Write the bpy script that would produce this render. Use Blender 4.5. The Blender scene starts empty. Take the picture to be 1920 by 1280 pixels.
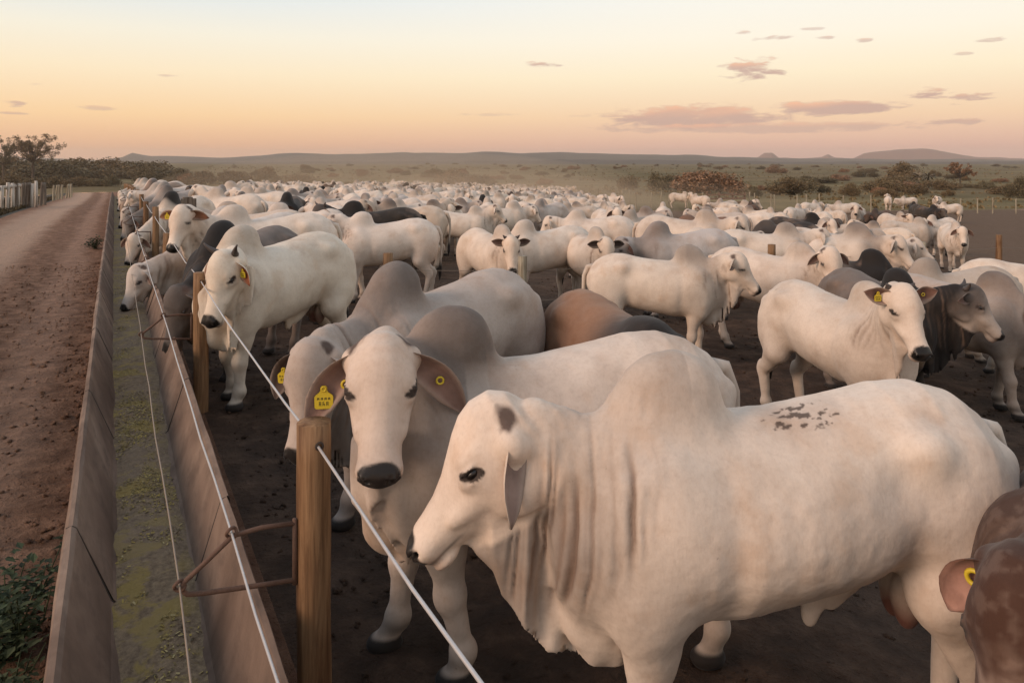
import bpy, math, random, time
import numpy as np
from math import radians, sin, cos, pi
from mathutils import Vector, Matrix

T0 = time.time()
SC = bpy.context.scene
COL = SC.collection

# ------------------------------------------------------------------ camera
F = 1387.0                 # focal length in pixels of the 1920 px wide photograph
CAMH = 2.03                # eye height above the feed apron
CX, HY = 960.0, 300.0      # column of the view axis, row of the horizon
cam = bpy.data.cameras.new('camera')
cam.sensor_fit = 'HORIZONTAL'; cam.sensor_width = 36.0
cam.lens = F / 1920.0 * 36.0
cam.shift_y = -(640.0 - HY) / 1920.0
cam.clip_start = 0.05; cam.clip_end = 20000
camo = bpy.data.objects.new('camera', cam); COL.objects.link(camo)
camo.location = (0, 0, CAMH); camo.rotation_euler = (radians(90), 0, 0)
SC.camera = camo

# ------------------------------------------------------------------ exposure
SC.view_settings.view_transform = 'Standard'
SC.view_settings.look = 'None'
SC.view_settings.exposure = 0.10
SC.view_settings.gamma = 1.0
SC.view_settings.use_curve_mapping = False
SC.cycles.use_denoising = True
SC.cycles.volume_bounces = 1
SC.cycles.max_bounces = 6
SC.cycles.transparent_max_bounces = 16

# ------------------------------------------------------------------ node helper
class NT:
    def __init__(s, tree):
        s.t = tree; s.n = tree.nodes; s.l = tree.links
    def new(s, kind, **kw):
        n = s.n.new(kind)
        for k, v in kw.items(): setattr(n, k, v)
        return n
    def link(s, a, b): s.l.new(a, b)
    def val(s, x, sock):
        if isinstance(x, (int, float)): sock.default_value = x
        elif isinstance(x, (tuple, list)): sock.default_value = x
        else: s.l.new(x, sock)
    def math(s, op, a, b=None, c=None, clamp=False):
        n = s.new('ShaderNodeMath', operation=op, use_clamp=clamp)
        s.val(a, n.inputs[0])
        if b is not None: s.val(b, n.inputs[1])
        if c is not None: s.val(c, n.inputs[2])
        return n.outputs[0]
    def vmath(s, op, a, b=None):
        n = s.new('ShaderNodeVectorMath', operation=op)
        s.val(a, n.inputs[0])
        if b is not None: s.val(b, n.inputs[1])
        return n.outputs[0]
    def noise(s, vec, scale, detail=4.0, rough=0.5, dist=0.0):
        n = s.new('ShaderNodeTexNoise'); n.inputs['Scale'].default_value = scale
        n.inputs['Detail'].default_value = detail; n.inputs['Roughness'].default_value = rough
        n.inputs['Distortion'].default_value = dist
        if vec is not None: s.link(vec, n.inputs['Vector'])
        return n.outputs['Fac']
    def mapr(s, v, a, b, c=0.0, d=1.0, smooth=True):
        n = s.new('ShaderNodeMapRange', interpolation_type='SMOOTHSTEP' if smooth else 'LINEAR')
        s.val(v, n.inputs[0]); n.inputs[1].default_value = a; n.inputs[2].default_value = b
        n.inputs[3].default_value = c; n.inputs[4].default_value = d
        return n.outputs[0]
    def ramp(s, v, stops):
        n = s.new('ShaderNodeValToRGB')
        while len(n.color_ramp.elements) < len(stops): n.color_ramp.elements.new(0.5)
        for e, (p, c) in zip(n.color_ramp.elements, stops):
            e.position = p; e.color = (c[0], c[1], c[2], 1)
        s.val(v, n.inputs[0]); return n.outputs[0]
    def mix(s, f, a, b, mode='MIX'):
        n = s.new('ShaderNodeMix', data_type='RGBA', blend_type=mode)
        s.val(f, n.inputs[0])
        s.val(a if not isinstance(a, tuple) else (a[0], a[1], a[2], 1), n.inputs[6])
        s.val(b if not isinstance(b, tuple) else (b[0], b[1], b[2], 1), n.inputs[7])
        return n.outputs[2]
    def bump(s, h, strength=0.5, dist=0.02, normal=None):
        n = s.new('ShaderNodeBump'); n.inputs['Strength'].default_value = strength
        n.inputs['Distance'].default_value = dist; s.link(h, n.inputs['Height'])
        if normal is not None: s.link(normal, n.inputs['Normal'])
        return n.outputs[0]

def lin(r, g, b):
    f = lambda c: (c / 255 / 12.92) if c / 255 <= 0.04045 else ((c / 255 + 0.055) / 1.055) ** 2.4
    return (f(r), f(g), f(b))

# ------------------------------------------------------------------ world: dusk sky with a few small clouds
W = bpy.data.worlds.new('World'); SC.world = W; W.use_nodes = True
w = NT(W.node_tree); w.n.clear()
tc = w.new('ShaderNodeTexCoord')
sep = w.new('ShaderNodeSeparateXYZ'); w.link(tc.outputs['Generated'], sep.inputs[0])
elev = w.math('ARCSINE', sep.outputs[2])                       # radians
azim = w.math('ARCTAN2', sep.outputs[0], sep.outputs[1])       # 0 = +Y, + = right
e_n = w.math('DIVIDE', elev, pi / 2)
deg = lambda d: d / 90.0
left = w.ramp(e_n, [(0.0, lin(228, 174, 142)), (deg(1.0), lin(240, 184, 143)), (deg(3.2), lin(252, 212, 162)),
                    (deg(6.3), lin(251, 231, 197)), (deg(9.0), lin(244, 237, 218)), (deg(12), lin(222, 230, 232)),
                    (deg(28), lin(192, 206, 222)), (1.0, lin(176, 190, 212))])
right = w.ramp(e_n, [(0.0, lin(216, 170, 158)), (deg(1.0), lin(230, 182, 162)), (deg(3.2), lin(247, 211, 174)),
                     (deg(6.3), lin(253, 236, 204)), (deg(9.0), lin(252, 243, 224)), (deg(12), lin(246, 243, 233)),
                     (deg(28), lin(206, 214, 222)), (1.0, lin(176, 190, 212))])
sky = w.mix(w.mapr(azim, -0.55, 0.35), left, right)
azv = w.new('ShaderNodeCombineXYZ'); w.link(azim, azv.inputs[0]); w.link(w.math('MULTIPLY', elev, 4.0), azv.inputs[1])
cn = w.noise(azv.outputs[0], 26.0, 6.0, 0.62, 0.3)
cn2 = w.noise(azv.outputs[0], 9.0, 3.0, 0.5, 0.2)
sun_lit = None
cloud_m = None
def pxdir(x, y):
    vx, vz = (x - CX) / F, (HY - y) / F
    l = math.sqrt(vx * vx + 1 + vz * vz)
    return math.atan2(vx, 1.0), math.asin(vz / l)
CLOUDS = [(1300, 222, 170, 26, 1.0), (1560, 203, 130, 15, 1.0), (1410, 131, 70, 27, 1.0), (1425, 240, 330, 10, .7), (1740, 174, 62, 13, 1.0), (1825, 180, 52, 10, .9),
          (1780, 228, 85, 8, .8), (1020, 122, 38, 9, .9), (1445, 72, 50, 6, .7), (1550, 71, 25, 5, .7), (1620, 76, 22, 5, .7),
          (1870, 73, 48, 6, .7), (1805, 101, 24, 4, .55), (1525, 54, 26, 4, .55), (1395, 62, 18, 5, .7), (15, 193, 42, 8, .8),
          (20, 212, 60, 4, .7), (185, 203, 45, 5, .55), (62, 159, 22, 4, .6), (314, 142, 24, 3, .5), (915, 215, 70, 4, .35),
          (1150, 213, 55, 4, .5), (1790, 196, 20, 5, .7), (1080, 218, 40, 3, .2)]
litacc = None
for (x, y, rx, ry, st) in CLOUDS:
    a0, e0 = pxdir(x, y); a1, _ = pxdir(x + rx, y); _, e1 = pxdir(x, y - ry)
    da = w.math('DIVIDE', w.math('SUBTRACT', azim, a0), abs(a1 - a0))
    de = w.math('DIVIDE', w.math('SUBTRACT', elev, e0), abs(e1 - e0))
    r2 = w.math('ADD', w.math('MULTIPLY', da, da), w.math('MULTIPLY', de, de))
    m = w.math('SUBTRACT', 1.0 if rx < 100 else 1.5, r2)
    m = w.math('ADD', m, w.math('MULTIPLY', w.math('SUBTRACT', cn, 0.5), 4.6 if rx < 100 else 3.4))
    m = w.math('MULTIPLY', w.mapr(m, 0.25, 1.15), st)
    m = w.math('MULTIPLY', m, w.mapr(r2, 1.5, 2.6, 1.0, 0.0))
    lt = w.math('MULTIPLY', m, w.mapr(w.math('ADD', de, w.math('MULTIPLY', w.math('SUBTRACT', cn2, .5), 1.6)), -0.1, 1.0))
    cloud_m = m if cloud_m is None else w.math('MAXIMUM', cloud_m, m)
    litacc = lt if litacc is None else w.math('MAXIMUM', litacc, lt)
ccol = w.mix(litacc, lin(197, 163, 152), lin(246, 186, 150))
sky = w.mix(w.math('MULTIPLY', cloud_m, 0.85), sky, ccol)
bg = w.new('ShaderNodeBackground'); w.link(sky, bg.inputs[0]); bg.inputs[1].default_value = 1.0
wo = w.new('ShaderNodeOutputWorld'); w.link(bg.outputs[0], wo.inputs[0])

# ------------------------------------------------------------------ afterglow: one soft warm sun from the left, behind the camera
sl = bpy.data.lights.new('sun', 'SUN'); sl.energy = 2.35; sl.angle = radians(24); sl.color = (1.0, 0.71, 0.53)
slo = bpy.data.objects.new('sun', sl); COL.objects.link(slo)
slo.rotation_euler = Vector((0.80, 0.46, -0.40)).to_track_quat('-Z', 'Y').to_euler()

# ------------------------------------------------------------------ terrain
TH = math.atan2(CX - 215.0, F)                # trough direction seen from the camera axis
CT, ST = cos(TH), sin(TH)
P0 = 0.615                                    # distance camera - fence line
def pq(x, y): return x * CT + y * ST - P0, -x * ST + y * CT
def xy(p, q):
    p = p + P0
    return p * CT - q * ST, p * ST + q * CT
def sstep(a, b, x):
    t = np.clip((x - a) / (b - a), 0, 1); return t * t * (3 - 2 * t)
def ground_pq(p, q):
    p = np.asarray(p, float); q = np.asarray(q, float)
    pp = np.clip(p, 0, 150)
    z = -2.9 * np.log1p(pp / 40.0)
    z = z - 0.95 * sstep(22, 75, q) * (1 - sstep(4, 22, p)) * sstep(-60, -6, p)
    z = z - 0.25 * sstep(-4.2, -7.5, p) - 1.0 * sstep(-40, -200, p) - 2.5*sstep(90, 300, q) * (1 - sstep(0, 100, p))
    return z
def ground(x, y): return ground_pq(*pq(x, y))
def at(x, Y, z=None, dz=0.0):
    """world point in column x of the photograph at depth Y, on the ground (or at height z)"""
    X = (x - CX) / F * Y
    return Vector((X, Y, (float(ground(X, Y)) if z is None else z) + dz))
def ray(x, y, Y): return Vector(((x - CX) / F * Y, Y, CAMH - (y - HY) / F * Y))

# ------------------------------------------------------------------ numpy helpers
def hsh(ix, iy, iz, seed):
    n = (ix * 374761393 + iy * 668265263 + iz * 1274126177 + seed * 974711) & 0xFFFFFFFF
    n = ((n ^ (n >> 13)) * 1274126177) & 0xFFFFFFFF
    n = n ^ (n >> 16)
    return (n & 0xFFFF) / 65535.0
def vnoise(P, freq, seed=0):
    Q = P * freq; I = np.floor(Q).astype(np.int64); f = Q - I; f = f * f * (3 - 2 * f)
    o = 0.0
    for dx in (0, 1):
        for dy in (0, 1):
            for dz in (0, 1):
                wgt = (f[:, 0] if dx else 1 - f[:, 0]) * (f[:, 1] if dy else 1 - f[:, 1]) * (f[:, 2] if dz else 1 - f[:, 2])
                o = o + wgt * hsh(I[:, 0] + dx, I[:, 1] + dy, I[:, 2] + dz, seed)
    return o * 2 - 1
def fbm(P, freq, seed=0, oct=3):
    o = 0; a = 1; s = 0
    for i in range(oct):
        o = o + a * vnoise(P, freq * 2 ** i, seed + i); s += a; a *= 0.5
    return o / s

def mesh_np(name, V, quads=None, tris=None, mat=None, smooth=True, col=None, mats=None, midx=None):
    me = bpy.data.meshes.new(name)
    V = np.asarray(V, np.float32)
    me.vertices.add(len(V)); me.vertices.foreach_set('co', V.ravel())
    nq = 0 if quads is None else len(quads); nt = 0 if tris is None else len(tris)
    loops = []
    if nq: loops.append(np.asarray(quads, np.int32).ravel())
    if nt: loops.append(np.asarray(tris, np.int32).ravel())
    lp = np.concatenate(loops)
    me.loops.add(len(lp)); me.loops.foreach_set('vertex_index', lp)
    me.polygons.add(nq + nt)
    st = np.concatenate([np.arange(nq) * 4, nq * 4 + np.arange(nt) * 3]).astype(np.int32)
    me.polygons.foreach_set('loop_start', st)
    me.polygons.foreach_set('use_smooth', np.full(nq + nt, smooth))
    if col is not None:
        a = me.attributes.new('coat', 'FLOAT_COLOR', 'POINT')
        a.data.foreach_set('color', np.asarray(col, np.float32).ravel())
    for m in ([mat] if mat else (mats or [])): me.materials.append(m)
    if midx is not None: me.polygons.foreach_set('material_index', np.asarray(midx, np.int32))
    me.update(calc_edges=True); me.validate()
    return me
def obj(name, me, parent=None, loc=None, rot=None):
    o = bpy.data.objects.new(name, me); COL.objects.link(o)
    if parent is not None: o.parent = parent
    if loc is not None: o.location = loc
    if rot is not None: o.rotation_euler = rot
    return o
def tag(o, label=None, cat=None, group=None, kind=None):
    if label: o['label'] = label
    if cat: o['category'] = cat
    if group: o['group'] = group
    if kind: o['kind'] = kind
    return o
def empty(name, loc=(0, 0, 0), rz=0.0):
    o = bpy.data.objects.new(name, None); COL.objects.link(o); o.location = loc; o.rotation_euler = (0, 0, rz)
    o.empty_display_size = 0.1
    return o

class MB:
    """collects tubes, boxes and free faces into one mesh"""
    def __init__(s): s.v = []; s.q = []; s.t = []; s.n = 0
    def add(s, V, q=None, t=None):
        V = np.asarray(V, float).reshape(-1, 3)
        if q is not None and len(q): s.q.append(np.asarray(q, int) + s.n)
        if t is not None and len(t): s.t.append(np.asarray(t, int) + s.n)
        s.v.append(V); s.n += len(V)
    def tube(s, pts, rad, n=8, cap=True, jitter=0.0, rng=None):
        pts = np.asarray(pts, float); K = len(pts)
        rad = np.full(K, rad) if np.isscalar(rad) else np.asarray(rad, float)
        tg = np.gradient(pts, axis=0); tg /= np.linalg.norm(tg, axis=1)[:, None] + 1e-9
        up = np.array([0, 0, 1.0]) if abs(tg[0][2]) < 0.9 else np.array([1.0, 0, 0])
        R = []
        for i in range(K):
            sd = np.cross(tg[i], up); sd /= np.linalg.norm(sd) + 1e-9
            up = np.cross(sd, tg[i])
            a = np.arange(n) / n * 2 * pi
            r = rad[i] * (1 + (jitter * (rng.random(n) - .5) if rng is not None else 0))
            R.append(pts[i] + (np.cos(a) * r)[:, None] * sd + (np.sin(a) * r)[:, None] * up)
        V = np.concatenate(R); q = []
        for i in range(K - 1):
            for j in range(n):
                a, b = i * n + j, i * n + (j + 1) % n
                q.append((a, b, b + n, a + n))
        t = []
        if cap:
            V = np.concatenate([V, pts[:1], pts[-1:]])
            c0, c1 = K * n, K * n + 1
            for j in range(n):
                t.append((c0, (j + 1) % n, j)); t.append((c1, (K - 1) * n + j, (K - 1) * n + (j + 1) % n))
        s.add(V, q, t)
    def box(s, lo, hi, M=None):
        x0, y0, z0 = lo; x1, y1, z1 = hi
        V = np.array([(x0, y0, z0), (x1, y0, z0), (x1, y1, z0), (x0, y1, z0), (x0, y0, z1), (x1, y0, z1), (x1, y1, z1), (x0, y1, z1)], float)
        if M is not None: V = V @ np.array(M.to_3x3()).T + np.array(M.translation)
        s.add(V, [(0, 3, 2, 1), (4, 5, 6, 7), (0, 1, 5, 4), (1, 2, 6, 5), (2, 3, 7, 6), (3, 0, 4, 7)])
    def mesh(s, name, mat=None, smooth=False, col=None):
        V = np.concatenate(s.v)
        q = np.concatenate(s.q) if s.q else None; t = np.concatenate(s.t) if s.t else None
        return mesh_np(name, V, q, t, mat, smooth, col)

# ------------------------------------------------------------------ materials
def new_mat(name):
    m = bpy.data.materials.new(name); m.use_nodes = True
    t = NT(m.node_tree); t.n.clear()
    b = t.new('ShaderNodeBsdfPrincipled'); o = t.new('ShaderNodeOutputMaterial')
    t.link(b.outputs[0], o.inputs[0])
    return m, t, b
def objcoord(t):
    tc = t.new('ShaderNodeTexCoord'); return tc.outputs['Object']
def plain(name, rgb, rough=0.6, var=0.25, scale=8.0, bump=0.0, metal=0.0, spec=0.5):
    m, t, b = new_mat(name)
    co = objcoord(t)
    n = t.noise(co, scale, 5, 0.6)
    c = t.mix(n, tuple(x * (1 - var) for x in rgb), tuple(min(1, x * (1 + var)) for x in rgb))
    t.link(c, b.inputs['Base Color']); b.inputs['Roughness'].default_value = rough
    b.inputs['Metallic'].default_value = metal
    b.inputs['Specular IOR Level'].default_value = spec
    if bump: t.link(t.bump(t.noise(co, scale * 4, 6, 0.65), bump, 0.01), b.inputs['Normal'])
    return m

def mat_coat():
    m, t, b = new_mat('zebu_coat')
    co = objcoord(t)
    oi = t.new('ShaderNodeObjectInfo')
    at_ = t.new('ShaderNodeAttribute'); at_.attribute_name = 'coat'
    geo = t.new('ShaderNodeNewGeometry')
    rnd = t.vmath('MULTIPLY', oi.outputs['Random'], (37.0, 23.0, 11.0))
    cv = t.vmath('ADD', co, rnd)
    n1 = t.noise(cv, 2.6, 5, 0.6)
    n2 = t.noise(cv, 11.0, 5, 0.65)
    n3 = t.noise(cv, 55.0, 3, 0.6)
    # skin and hair tone varies softly
    c = t.mix(t.mapr(n1, 0.40, 0.72, 0.0, 0.42), at_.outputs['Color'], t.mix(1.0, at_.outputs['Color'], (0.60, 0.54, 0.50), 'MULTIPLY'))
    c = t.mix(t.mapr(n2, 0.50, 0.78, 0.0, 0.22), c, t.mix(1.0, c, (0.64, 0.55, 0.48), 'MULTIPLY'))
    c = t.mix(t.mapr(n3, 0.42, 0.74, 0.0, 0.20), c, t.mix(1.0, c, (0.66, 0.61, 0.57), 'MULTIPLY'))
    mh = t.new('ShaderNodeMapping'); mh.inputs['Scale'].default_value = (70, 70, 14); t.link(cv, mh.inputs[0])
    n6 = t.noise(mh.outputs[0], 1.6, 4, 0.7)
    c = t.mix(t.mapr(n6, 0.42, 0.74, 0.0, 0.15), c, t.mix(1.0, c, (0.60, 0.54, 0.49), 'MULTIPLY'))
    n5 = t.noise(cv, 5.2, 4, 0.6)
    c = t.mix(t.mapr(n5, 0.52, 0.72, 0.0, 0.28), c, t.mix(1.0, c, (1.0, 0.82, 0.66), 'MULTIPLY'))
    # dung and dust specks with a shape of their own
    sp = t.math('MULTIPLY', t.mapr(n2, 0.69, 0.76), t.mapr(n3, 0.50, 0.62))
    c = t.mix(t.math('MULTIPLY', sp, 0.55), c, (0.07, 0.045, 0.03))
    c = t.mix(1.0, c, t.ramp(t.math('FRACT', t.math('MULTIPLY', oi.outputs['Random'], 7.31)), [(0, (.86, .83, .80)), (.3, (.97, .96, .94)), (1, (1, 1, 1))]), 'MULTIPLY')
    t.link(c, b.inputs['Base Color'])
    t.link(t.mapr(at_.outputs['Alpha'], 0, 1, 0.78, 0.30, False), b.inputs['Roughness'])
    b.inputs['Specular IOR Level'].default_value = 0.22
    b.inputs['Sheen Weight'].default_value = 0.06; b.inputs['Sheen Roughness'].default_value = 0.5
    # short lying hair
    mp = t.new('ShaderNodeMapping'); mp.inputs['Scale'].default_value = (60, 140, 26)
    t.link(co, mp.inputs[0])
    hair = t.noise(mp.outputs[0], 3.0, 3, 0.6)
    n4 = t.noise(co, 24.0, 4, 0.55)
    nb = t.bump(n4, 0.17, 0.012)
    t.link(t.bump(hair, 0.13, 0.005, nb), b.inputs['Normal'])
    return m

def mat_dirt():
    m, t, b = new_mat('trodden_pen_dirt')
    co = objcoord(t)
    n1 = t.noise(co, 0.35, 4, 0.55); n2 = t.noise(co, 3.2, 6, 0.65); n3 = t.noise(co, 17, 6, 0.7)
    c = t.ramp(n2, [(0.28, (0.020, 0.0120, 0.0080)), (0.5, (0.056, 0.0325, 0.0208)), (0.72, (0.125, 0.076, 0.050))])
    c = t.mix(t.mapr(n1, 0.35, 0.7, 0, 0.6), c, t.mix(0.5, c, (0.10, 0.072, 0.057)))
    c = t.mix(t.mapr(n3, 0.5, 0.8, 0, 0.5), c, (0.024, 0.016, 0.012))
    sp = t.new('ShaderNodeSeparateXYZ'); t.link(co, sp.inputs[0])
    dry = t.mapr(t.math('ADD', t.math('ADD', sp.outputs[1], t.math('MULTIPLY', sp.outputs[0], .5)), t.math('MULTIPLY', n1, 5.0)), 8.0, 34.0, 0, .75)
    c = t.mix(dry, c, t.mix(n2, (0.105, 0.063, 0.039), (0.20, 0.128, 0.082)))      # dry dust away from the wet apron
    t.link(c, b.inputs['Base Color']); b.inputs['Roughness'].default_value = 0.93; b.inputs['Specular IOR Level'].default_value = 0.15
    nb = t.bump(n2, 1.0, 0.10); t.link(t.bump(n3, 1.0, 0.035, nb), b.inputs['Normal'])
    return m
def mat_road():
    m, t, b = new_mat('red_dirt_road')
    co = objcoord(t)                    # object is laid along the trough: X across, Y along
    sp = t.new('ShaderNodeSeparateXYZ'); t.link(co, sp.inputs[0])
    n1 = t.noise(co, 0.5, 4, 0.55); n2 = t.noise(co, 5, 6, 0.68); n3 = t.noise(co, 26, 6, 0.7)
    c = t.ramp(n2, [(0.28, (0.062, 0.030, 0.017)), (0.5, (0.142, 0.078, 0.048)), (0.72, (0.26, 0.152, 0.098))])
    wob = t.math('ADD', sp.outputs[0], t.math('MULTIPLY', t.math('SUBTRACT', n1, 0.5), 0.5))
    tr = t.math('MULTIPLY', t.mapr(wob, -4.2, -3.3), t.mapr(wob, -2.6, -2.1, 1, 0))
    tr2 = t.math('MULTIPLY', t.mapr(wob, -1.75, -1.45), t.mapr(wob, -1.25, -1.0, 1, 0))
    c = t.mix(t.math('MULTIPLY', tr, 0.6), c, (0.36, 0.255, 0.185))
    c = t.mix(t.math('MULTIPLY', tr2, 0.25), c, (0.34, 0.23, 0.17))
    c = t.mix(t.math('MULTIPLY', t.mapr(wob, -0.95, -0.8), 0.45), c, (0.15, 0.073, 0.045))
    c = t.mix(t.mapr(n3, 0.55, 0.8, 0, 0.6), c, (0.11, 0.058, 0.038))
    c = t.mix(t.mapr(t.math('ADD', sp.outputs[1], t.math('MULTIPLY', n1, 6)), 7, 26, 0, 0.55), c, t.mix(1.0, c, (1.75, 1.72, 1.72), 'MULTIPLY'))     # lighter further along the road
    t.link(c, b.inputs['Base Color']); b.inputs['Roughness'].default_value = 0.92; b.inputs['Specular IOR Level'].default_value = 0.15
    nb = t.bump(n2, 1.0, 0.08); t.link(t.bump(n3, 1.0, 0.03, nb), b.inputs['Normal'])
    return m
def mat_grassland():
    m, t, b = new_mat('dry_pasture')
    co = objcoord(t)
    mp = t.new('ShaderNodeMapping'); mp.inputs['Rotation'].default_value = (0, 0, -TH if False else -0.49); mp.inputs['Scale'].default_value = (0.35, 1.0, 1.0); t.link(co, mp.inputs[0])
    n0 = t.noise(mp.outputs[0], 0.012, 5, 0.6); n1 = t.noise(mp.outputs[0], 0.07, 6, 0.68); n2 = t.noise(co, 1.3, 6, 0.7)
    c = t.ramp(n1, [(0.30, (0.060, 0.048, 0.021)), (0.5, (0.142, 0.110, 0.050)), (0.70, (0.24, 0.178, 0.088))])
    c = t.mix(t.mapr(n0, 0.42, 0.62, 0, 0.7), c, t.mix(n1, (0.066, 0.048, 0.022), (0.24, 0.162, 0.082)))
    c = t.mix(t.mapr(n2, 0.4, 0.8, 0, 0.5), c, (0.026, 0.026, 0.012))
    t.link(c, b.inputs['Base Color']); b.inputs['Roughness'].default_value = 0.95; b.inputs['Specular IOR Level'].default_value = 0.1
    t.link(t.bump(n2, 0.8, 0.12), b.inputs['Normal'])
    return m
def mat_verge():
    m, t, b = new_mat('dark_verge_soil')
    co = objcoord(t)
    n1 = t.noise(co, 0.6, 5, 0.6); n2 = t.noise(co, 6, 6, 0.7)
    c = t.ramp(n1, [(0.3, (0.022, 0.018, 0.011)), (0.6, (0.042, 0.034, 0.020)), (0.8, (0.07, 0.058, 0.034))])
    c = t.mix(t.mapr(n2, 0.45, 0.8, 0, 0.6), c, (0.018, 0.014, 0.009))
    t.link(c, b.inputs['Base Color']); b.inputs['Roughness'].default_value = 0.95
    t.link(t.bump(n2, 0.9, 0.06), b.inputs['Normal'])
    return m
def mat_concrete():
    m, t, b = new_mat('stained_trough_concrete')
    co = objcoord(t)
    mp = t.new('ShaderNodeMapping'); mp.inputs['Scale'].default_value = (6, 1.2, 1.2); t.link(co, mp.inputs[0])
    n1 = t.noise(co, 1.3, 5, 0.6, 0.6); n2 = t.noise(mp.outputs[0], 4, 6, 0.65); n3 = t.noise(co, 45, 5, 0.7)
    c = t.ramp(n1, [(0.28, (0.075, 0.046, 0.031)), (0.5, (0.175, 0.116, 0.083)), (0.75, (0.30, 0.215, 0.158))])
    c = t.mix(t.mapr(n2, 0.45, 0.75, 0, 0.6), c, (0.075, 0.050, 0.037))
    c = t.mix(t.mapr(n3, 0.55, 0.8, 0, 0.4), c, (0.11, 0.085, 0.07))
    t.link(c, b.inputs['Base Color']); b.inputs['Roughness'].default_value = 0.85; b.inputs['Specular IOR Level'].default_value = 0.3
    nb = t.bump(n2, 0.25, 0.01); t.link(t.bump(n3, 0.35, 0.004, nb), b.inputs['Normal'])
    return m
def mat_feed():
    m, t, b = new_mat('silage_feed')
    co = objcoord(t)
    spf = t.new('ShaderNodeSeparateXYZ'); t.link(co, spf.inputs[0])
    n1 = t.noise(co, 5, 6, 0.7, 0.4); n2 = t.noise(co, 34, 5, 0.7); n3 = t.noise(co, 1.2, 3, 0.5)
    c = t.ramp(n2, [(0.3, (0.10, 0.066, 0.040)), (0.5, (0.21, 0.148, 0.092)), (0.72, (0.32, 0.23, 0.135))])
    c = t.mix(t.math('MULTIPLY', t.math('MULTIPLY', t.mapr(n1, 0.48, 0.58), t.mapr(spf.outputs[0], 0.10, 0.24, 1.0, 0.12)), 0.75), c, (0.30, 0.215, 0.06))
    c = t.mix(t.mapr(n3, 0.4, 0.65, 0.0, 0.4), c, (0.23, 0.168, 0.118))
    t.link(c, b.inputs['Base Color']); b.inputs['Roughness'].default_value = 0.9; b.inputs['Specular IOR Level'].default_value = 0.2
    nb = t.bump(n1, 0.6, 0.03); t.link(t.bump(n2, 0.8, 0.012, nb), b.inputs['Normal'])
    return m
def mat_wood(name, a, bcol, c3):
    m, t, b = new_mat(name)
    co = objcoord(t)
    oi = t.new('ShaderNodeObjectInfo')
    cv = t.vmath('ADD', co, t.vmath('MULTIPLY', oi.outputs['Random'], (9.0, 7.0, 13.0)))
    mp = t.new('ShaderNodeMapping'); mp.inputs['Scale'].default_value = (26, 26, 1.6); t.link(cv, mp.inputs[0])
    g = t.noise(mp.outputs[0], 2.2, 6, 0.62, 0.8); n1 = t.noise(cv, 5, 4, 0.55)
    c = t.ramp(g, [(0.25, a), (0.5, bcol), (0.78, c3)])
    mq = t.new('ShaderNodeMapping'); mq.inputs['Scale'].default_value = (16, 16, .9); t.link(cv, mq.inputs[0])
    n1 = t.noise(mq.outputs[0], 1.0, 5, 0.6)
    c = t.mix(t.mapr(n1, 0.45, 0.66, 0, 0.85), c, t.mix(1.0, c, (0.42, 0.33, 0.26), 'MULTIPLY'))
    t.link(c, b.inputs['Base Color']); b.inputs['Roughness'].default_value = 0.7; b.inputs['Specular IOR Level'].default_value = 0.3
    t.link(t.bump(g, 0.5, 0.008), b.inputs['Normal'])
    return m
def mat_leaf(name, dark, light, trans=0.2):
    m, t, b = new_mat(name)
    geo = t.new('ShaderNodeNewGeometry')
    oi = t.new('ShaderNodeObjectInfo')
    c = t.mix(geo.outputs['Random Per Island'], dark, light)
    c = t.mix(t.math('MULTIPLY', oi.outputs['Random'], 0.5), c, t.mix(1.0, c, (1.3, 0.85, 0.6), 'MULTIPLY'))
    t.link(c, b.inputs['Base Color']); b.inputs['Roughness'].default_value = 0.7; b.inputs['Specular IOR Level'].default_value = 0.2
    return m

M = dict(
    coat=mat_coat(), dirt=mat_dirt(), road=mat_road(), grass=mat_grassland(), verge=mat_verge(), concrete=mat_concrete(), feed=mat_feed(),
    post=mat_wood('weathered_post_wood', (0.105, 0.055, 0.026), (0.225, 0.125, 0.060), (0.34, 0.205, 0.105)),
    greywood=mat_wood('grey_old_wood', (0.07, 0.055, 0.042), (0.15, 0.12, 0.095), (0.24, 0.20, 0.16)),
    palewood=mat_wood('pale_post_wood', (0.20, 0.165, 0.115), (0.33, 0.28, 0.20), (0.44, 0.38, 0.28)),
    gatewood=mat_wood('reddish_gate_wood', (0.14, 0.085, 0.058), (0.24, 0.15, 0.105), (0.32, 0.21, 0.15)),
    whitepost=mat_wood('white_limed_wood', (0.38, 0.34, 0.29), (0.52, 0.47, 0.41), (0.62, 0.56, 0.50)),
    wire=plain('galvanised_wire', (0.50, 0.47, 0.45), 0.45, 0.15, 30, metal=0.35),
    dullwire=plain('tarnished_wire', (0.25, 0.19, 0.14), 0.6, 0.2, 30, metal=0.2),
    rust=plain('rusty_iron', (0.115, 0.060, 0.038), 0.8, 0.45, 40, 0.5),
    eye=plain('wet_dark_eye', (0.010, 0.007, 0.006), 0.34, 0.2, 20),
    horn=plain('dark_horn', (0.060, 0.046, 0.040), 0.5, 0.4, 30, 0.3),
    yellow=plain('yellow_tag_plastic', (0.62, 0.46, 0.03), 0.45, 0.08, 30),
    tagink=plain('black_tag_ink', (0.03, 0.025, 0.01), 0.6),
    bark=plain('tree_bark', (0.060, 0.042, 0.032), 0.9, 0.4, 10, 0.5),
    joint=plain('dark_joint_gap', (0.045, 0.032, 0.024), 0.9, 0.4, 20),
    hill=plain('wooded_hills', (0.058, 0.042, 0.030), 0.95, 0.7, 0.02),
    mesa=plain('red_rock_mesa', (0.22, 0.11, 0.085), 0.95, 0.25, 0.01),
)

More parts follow.
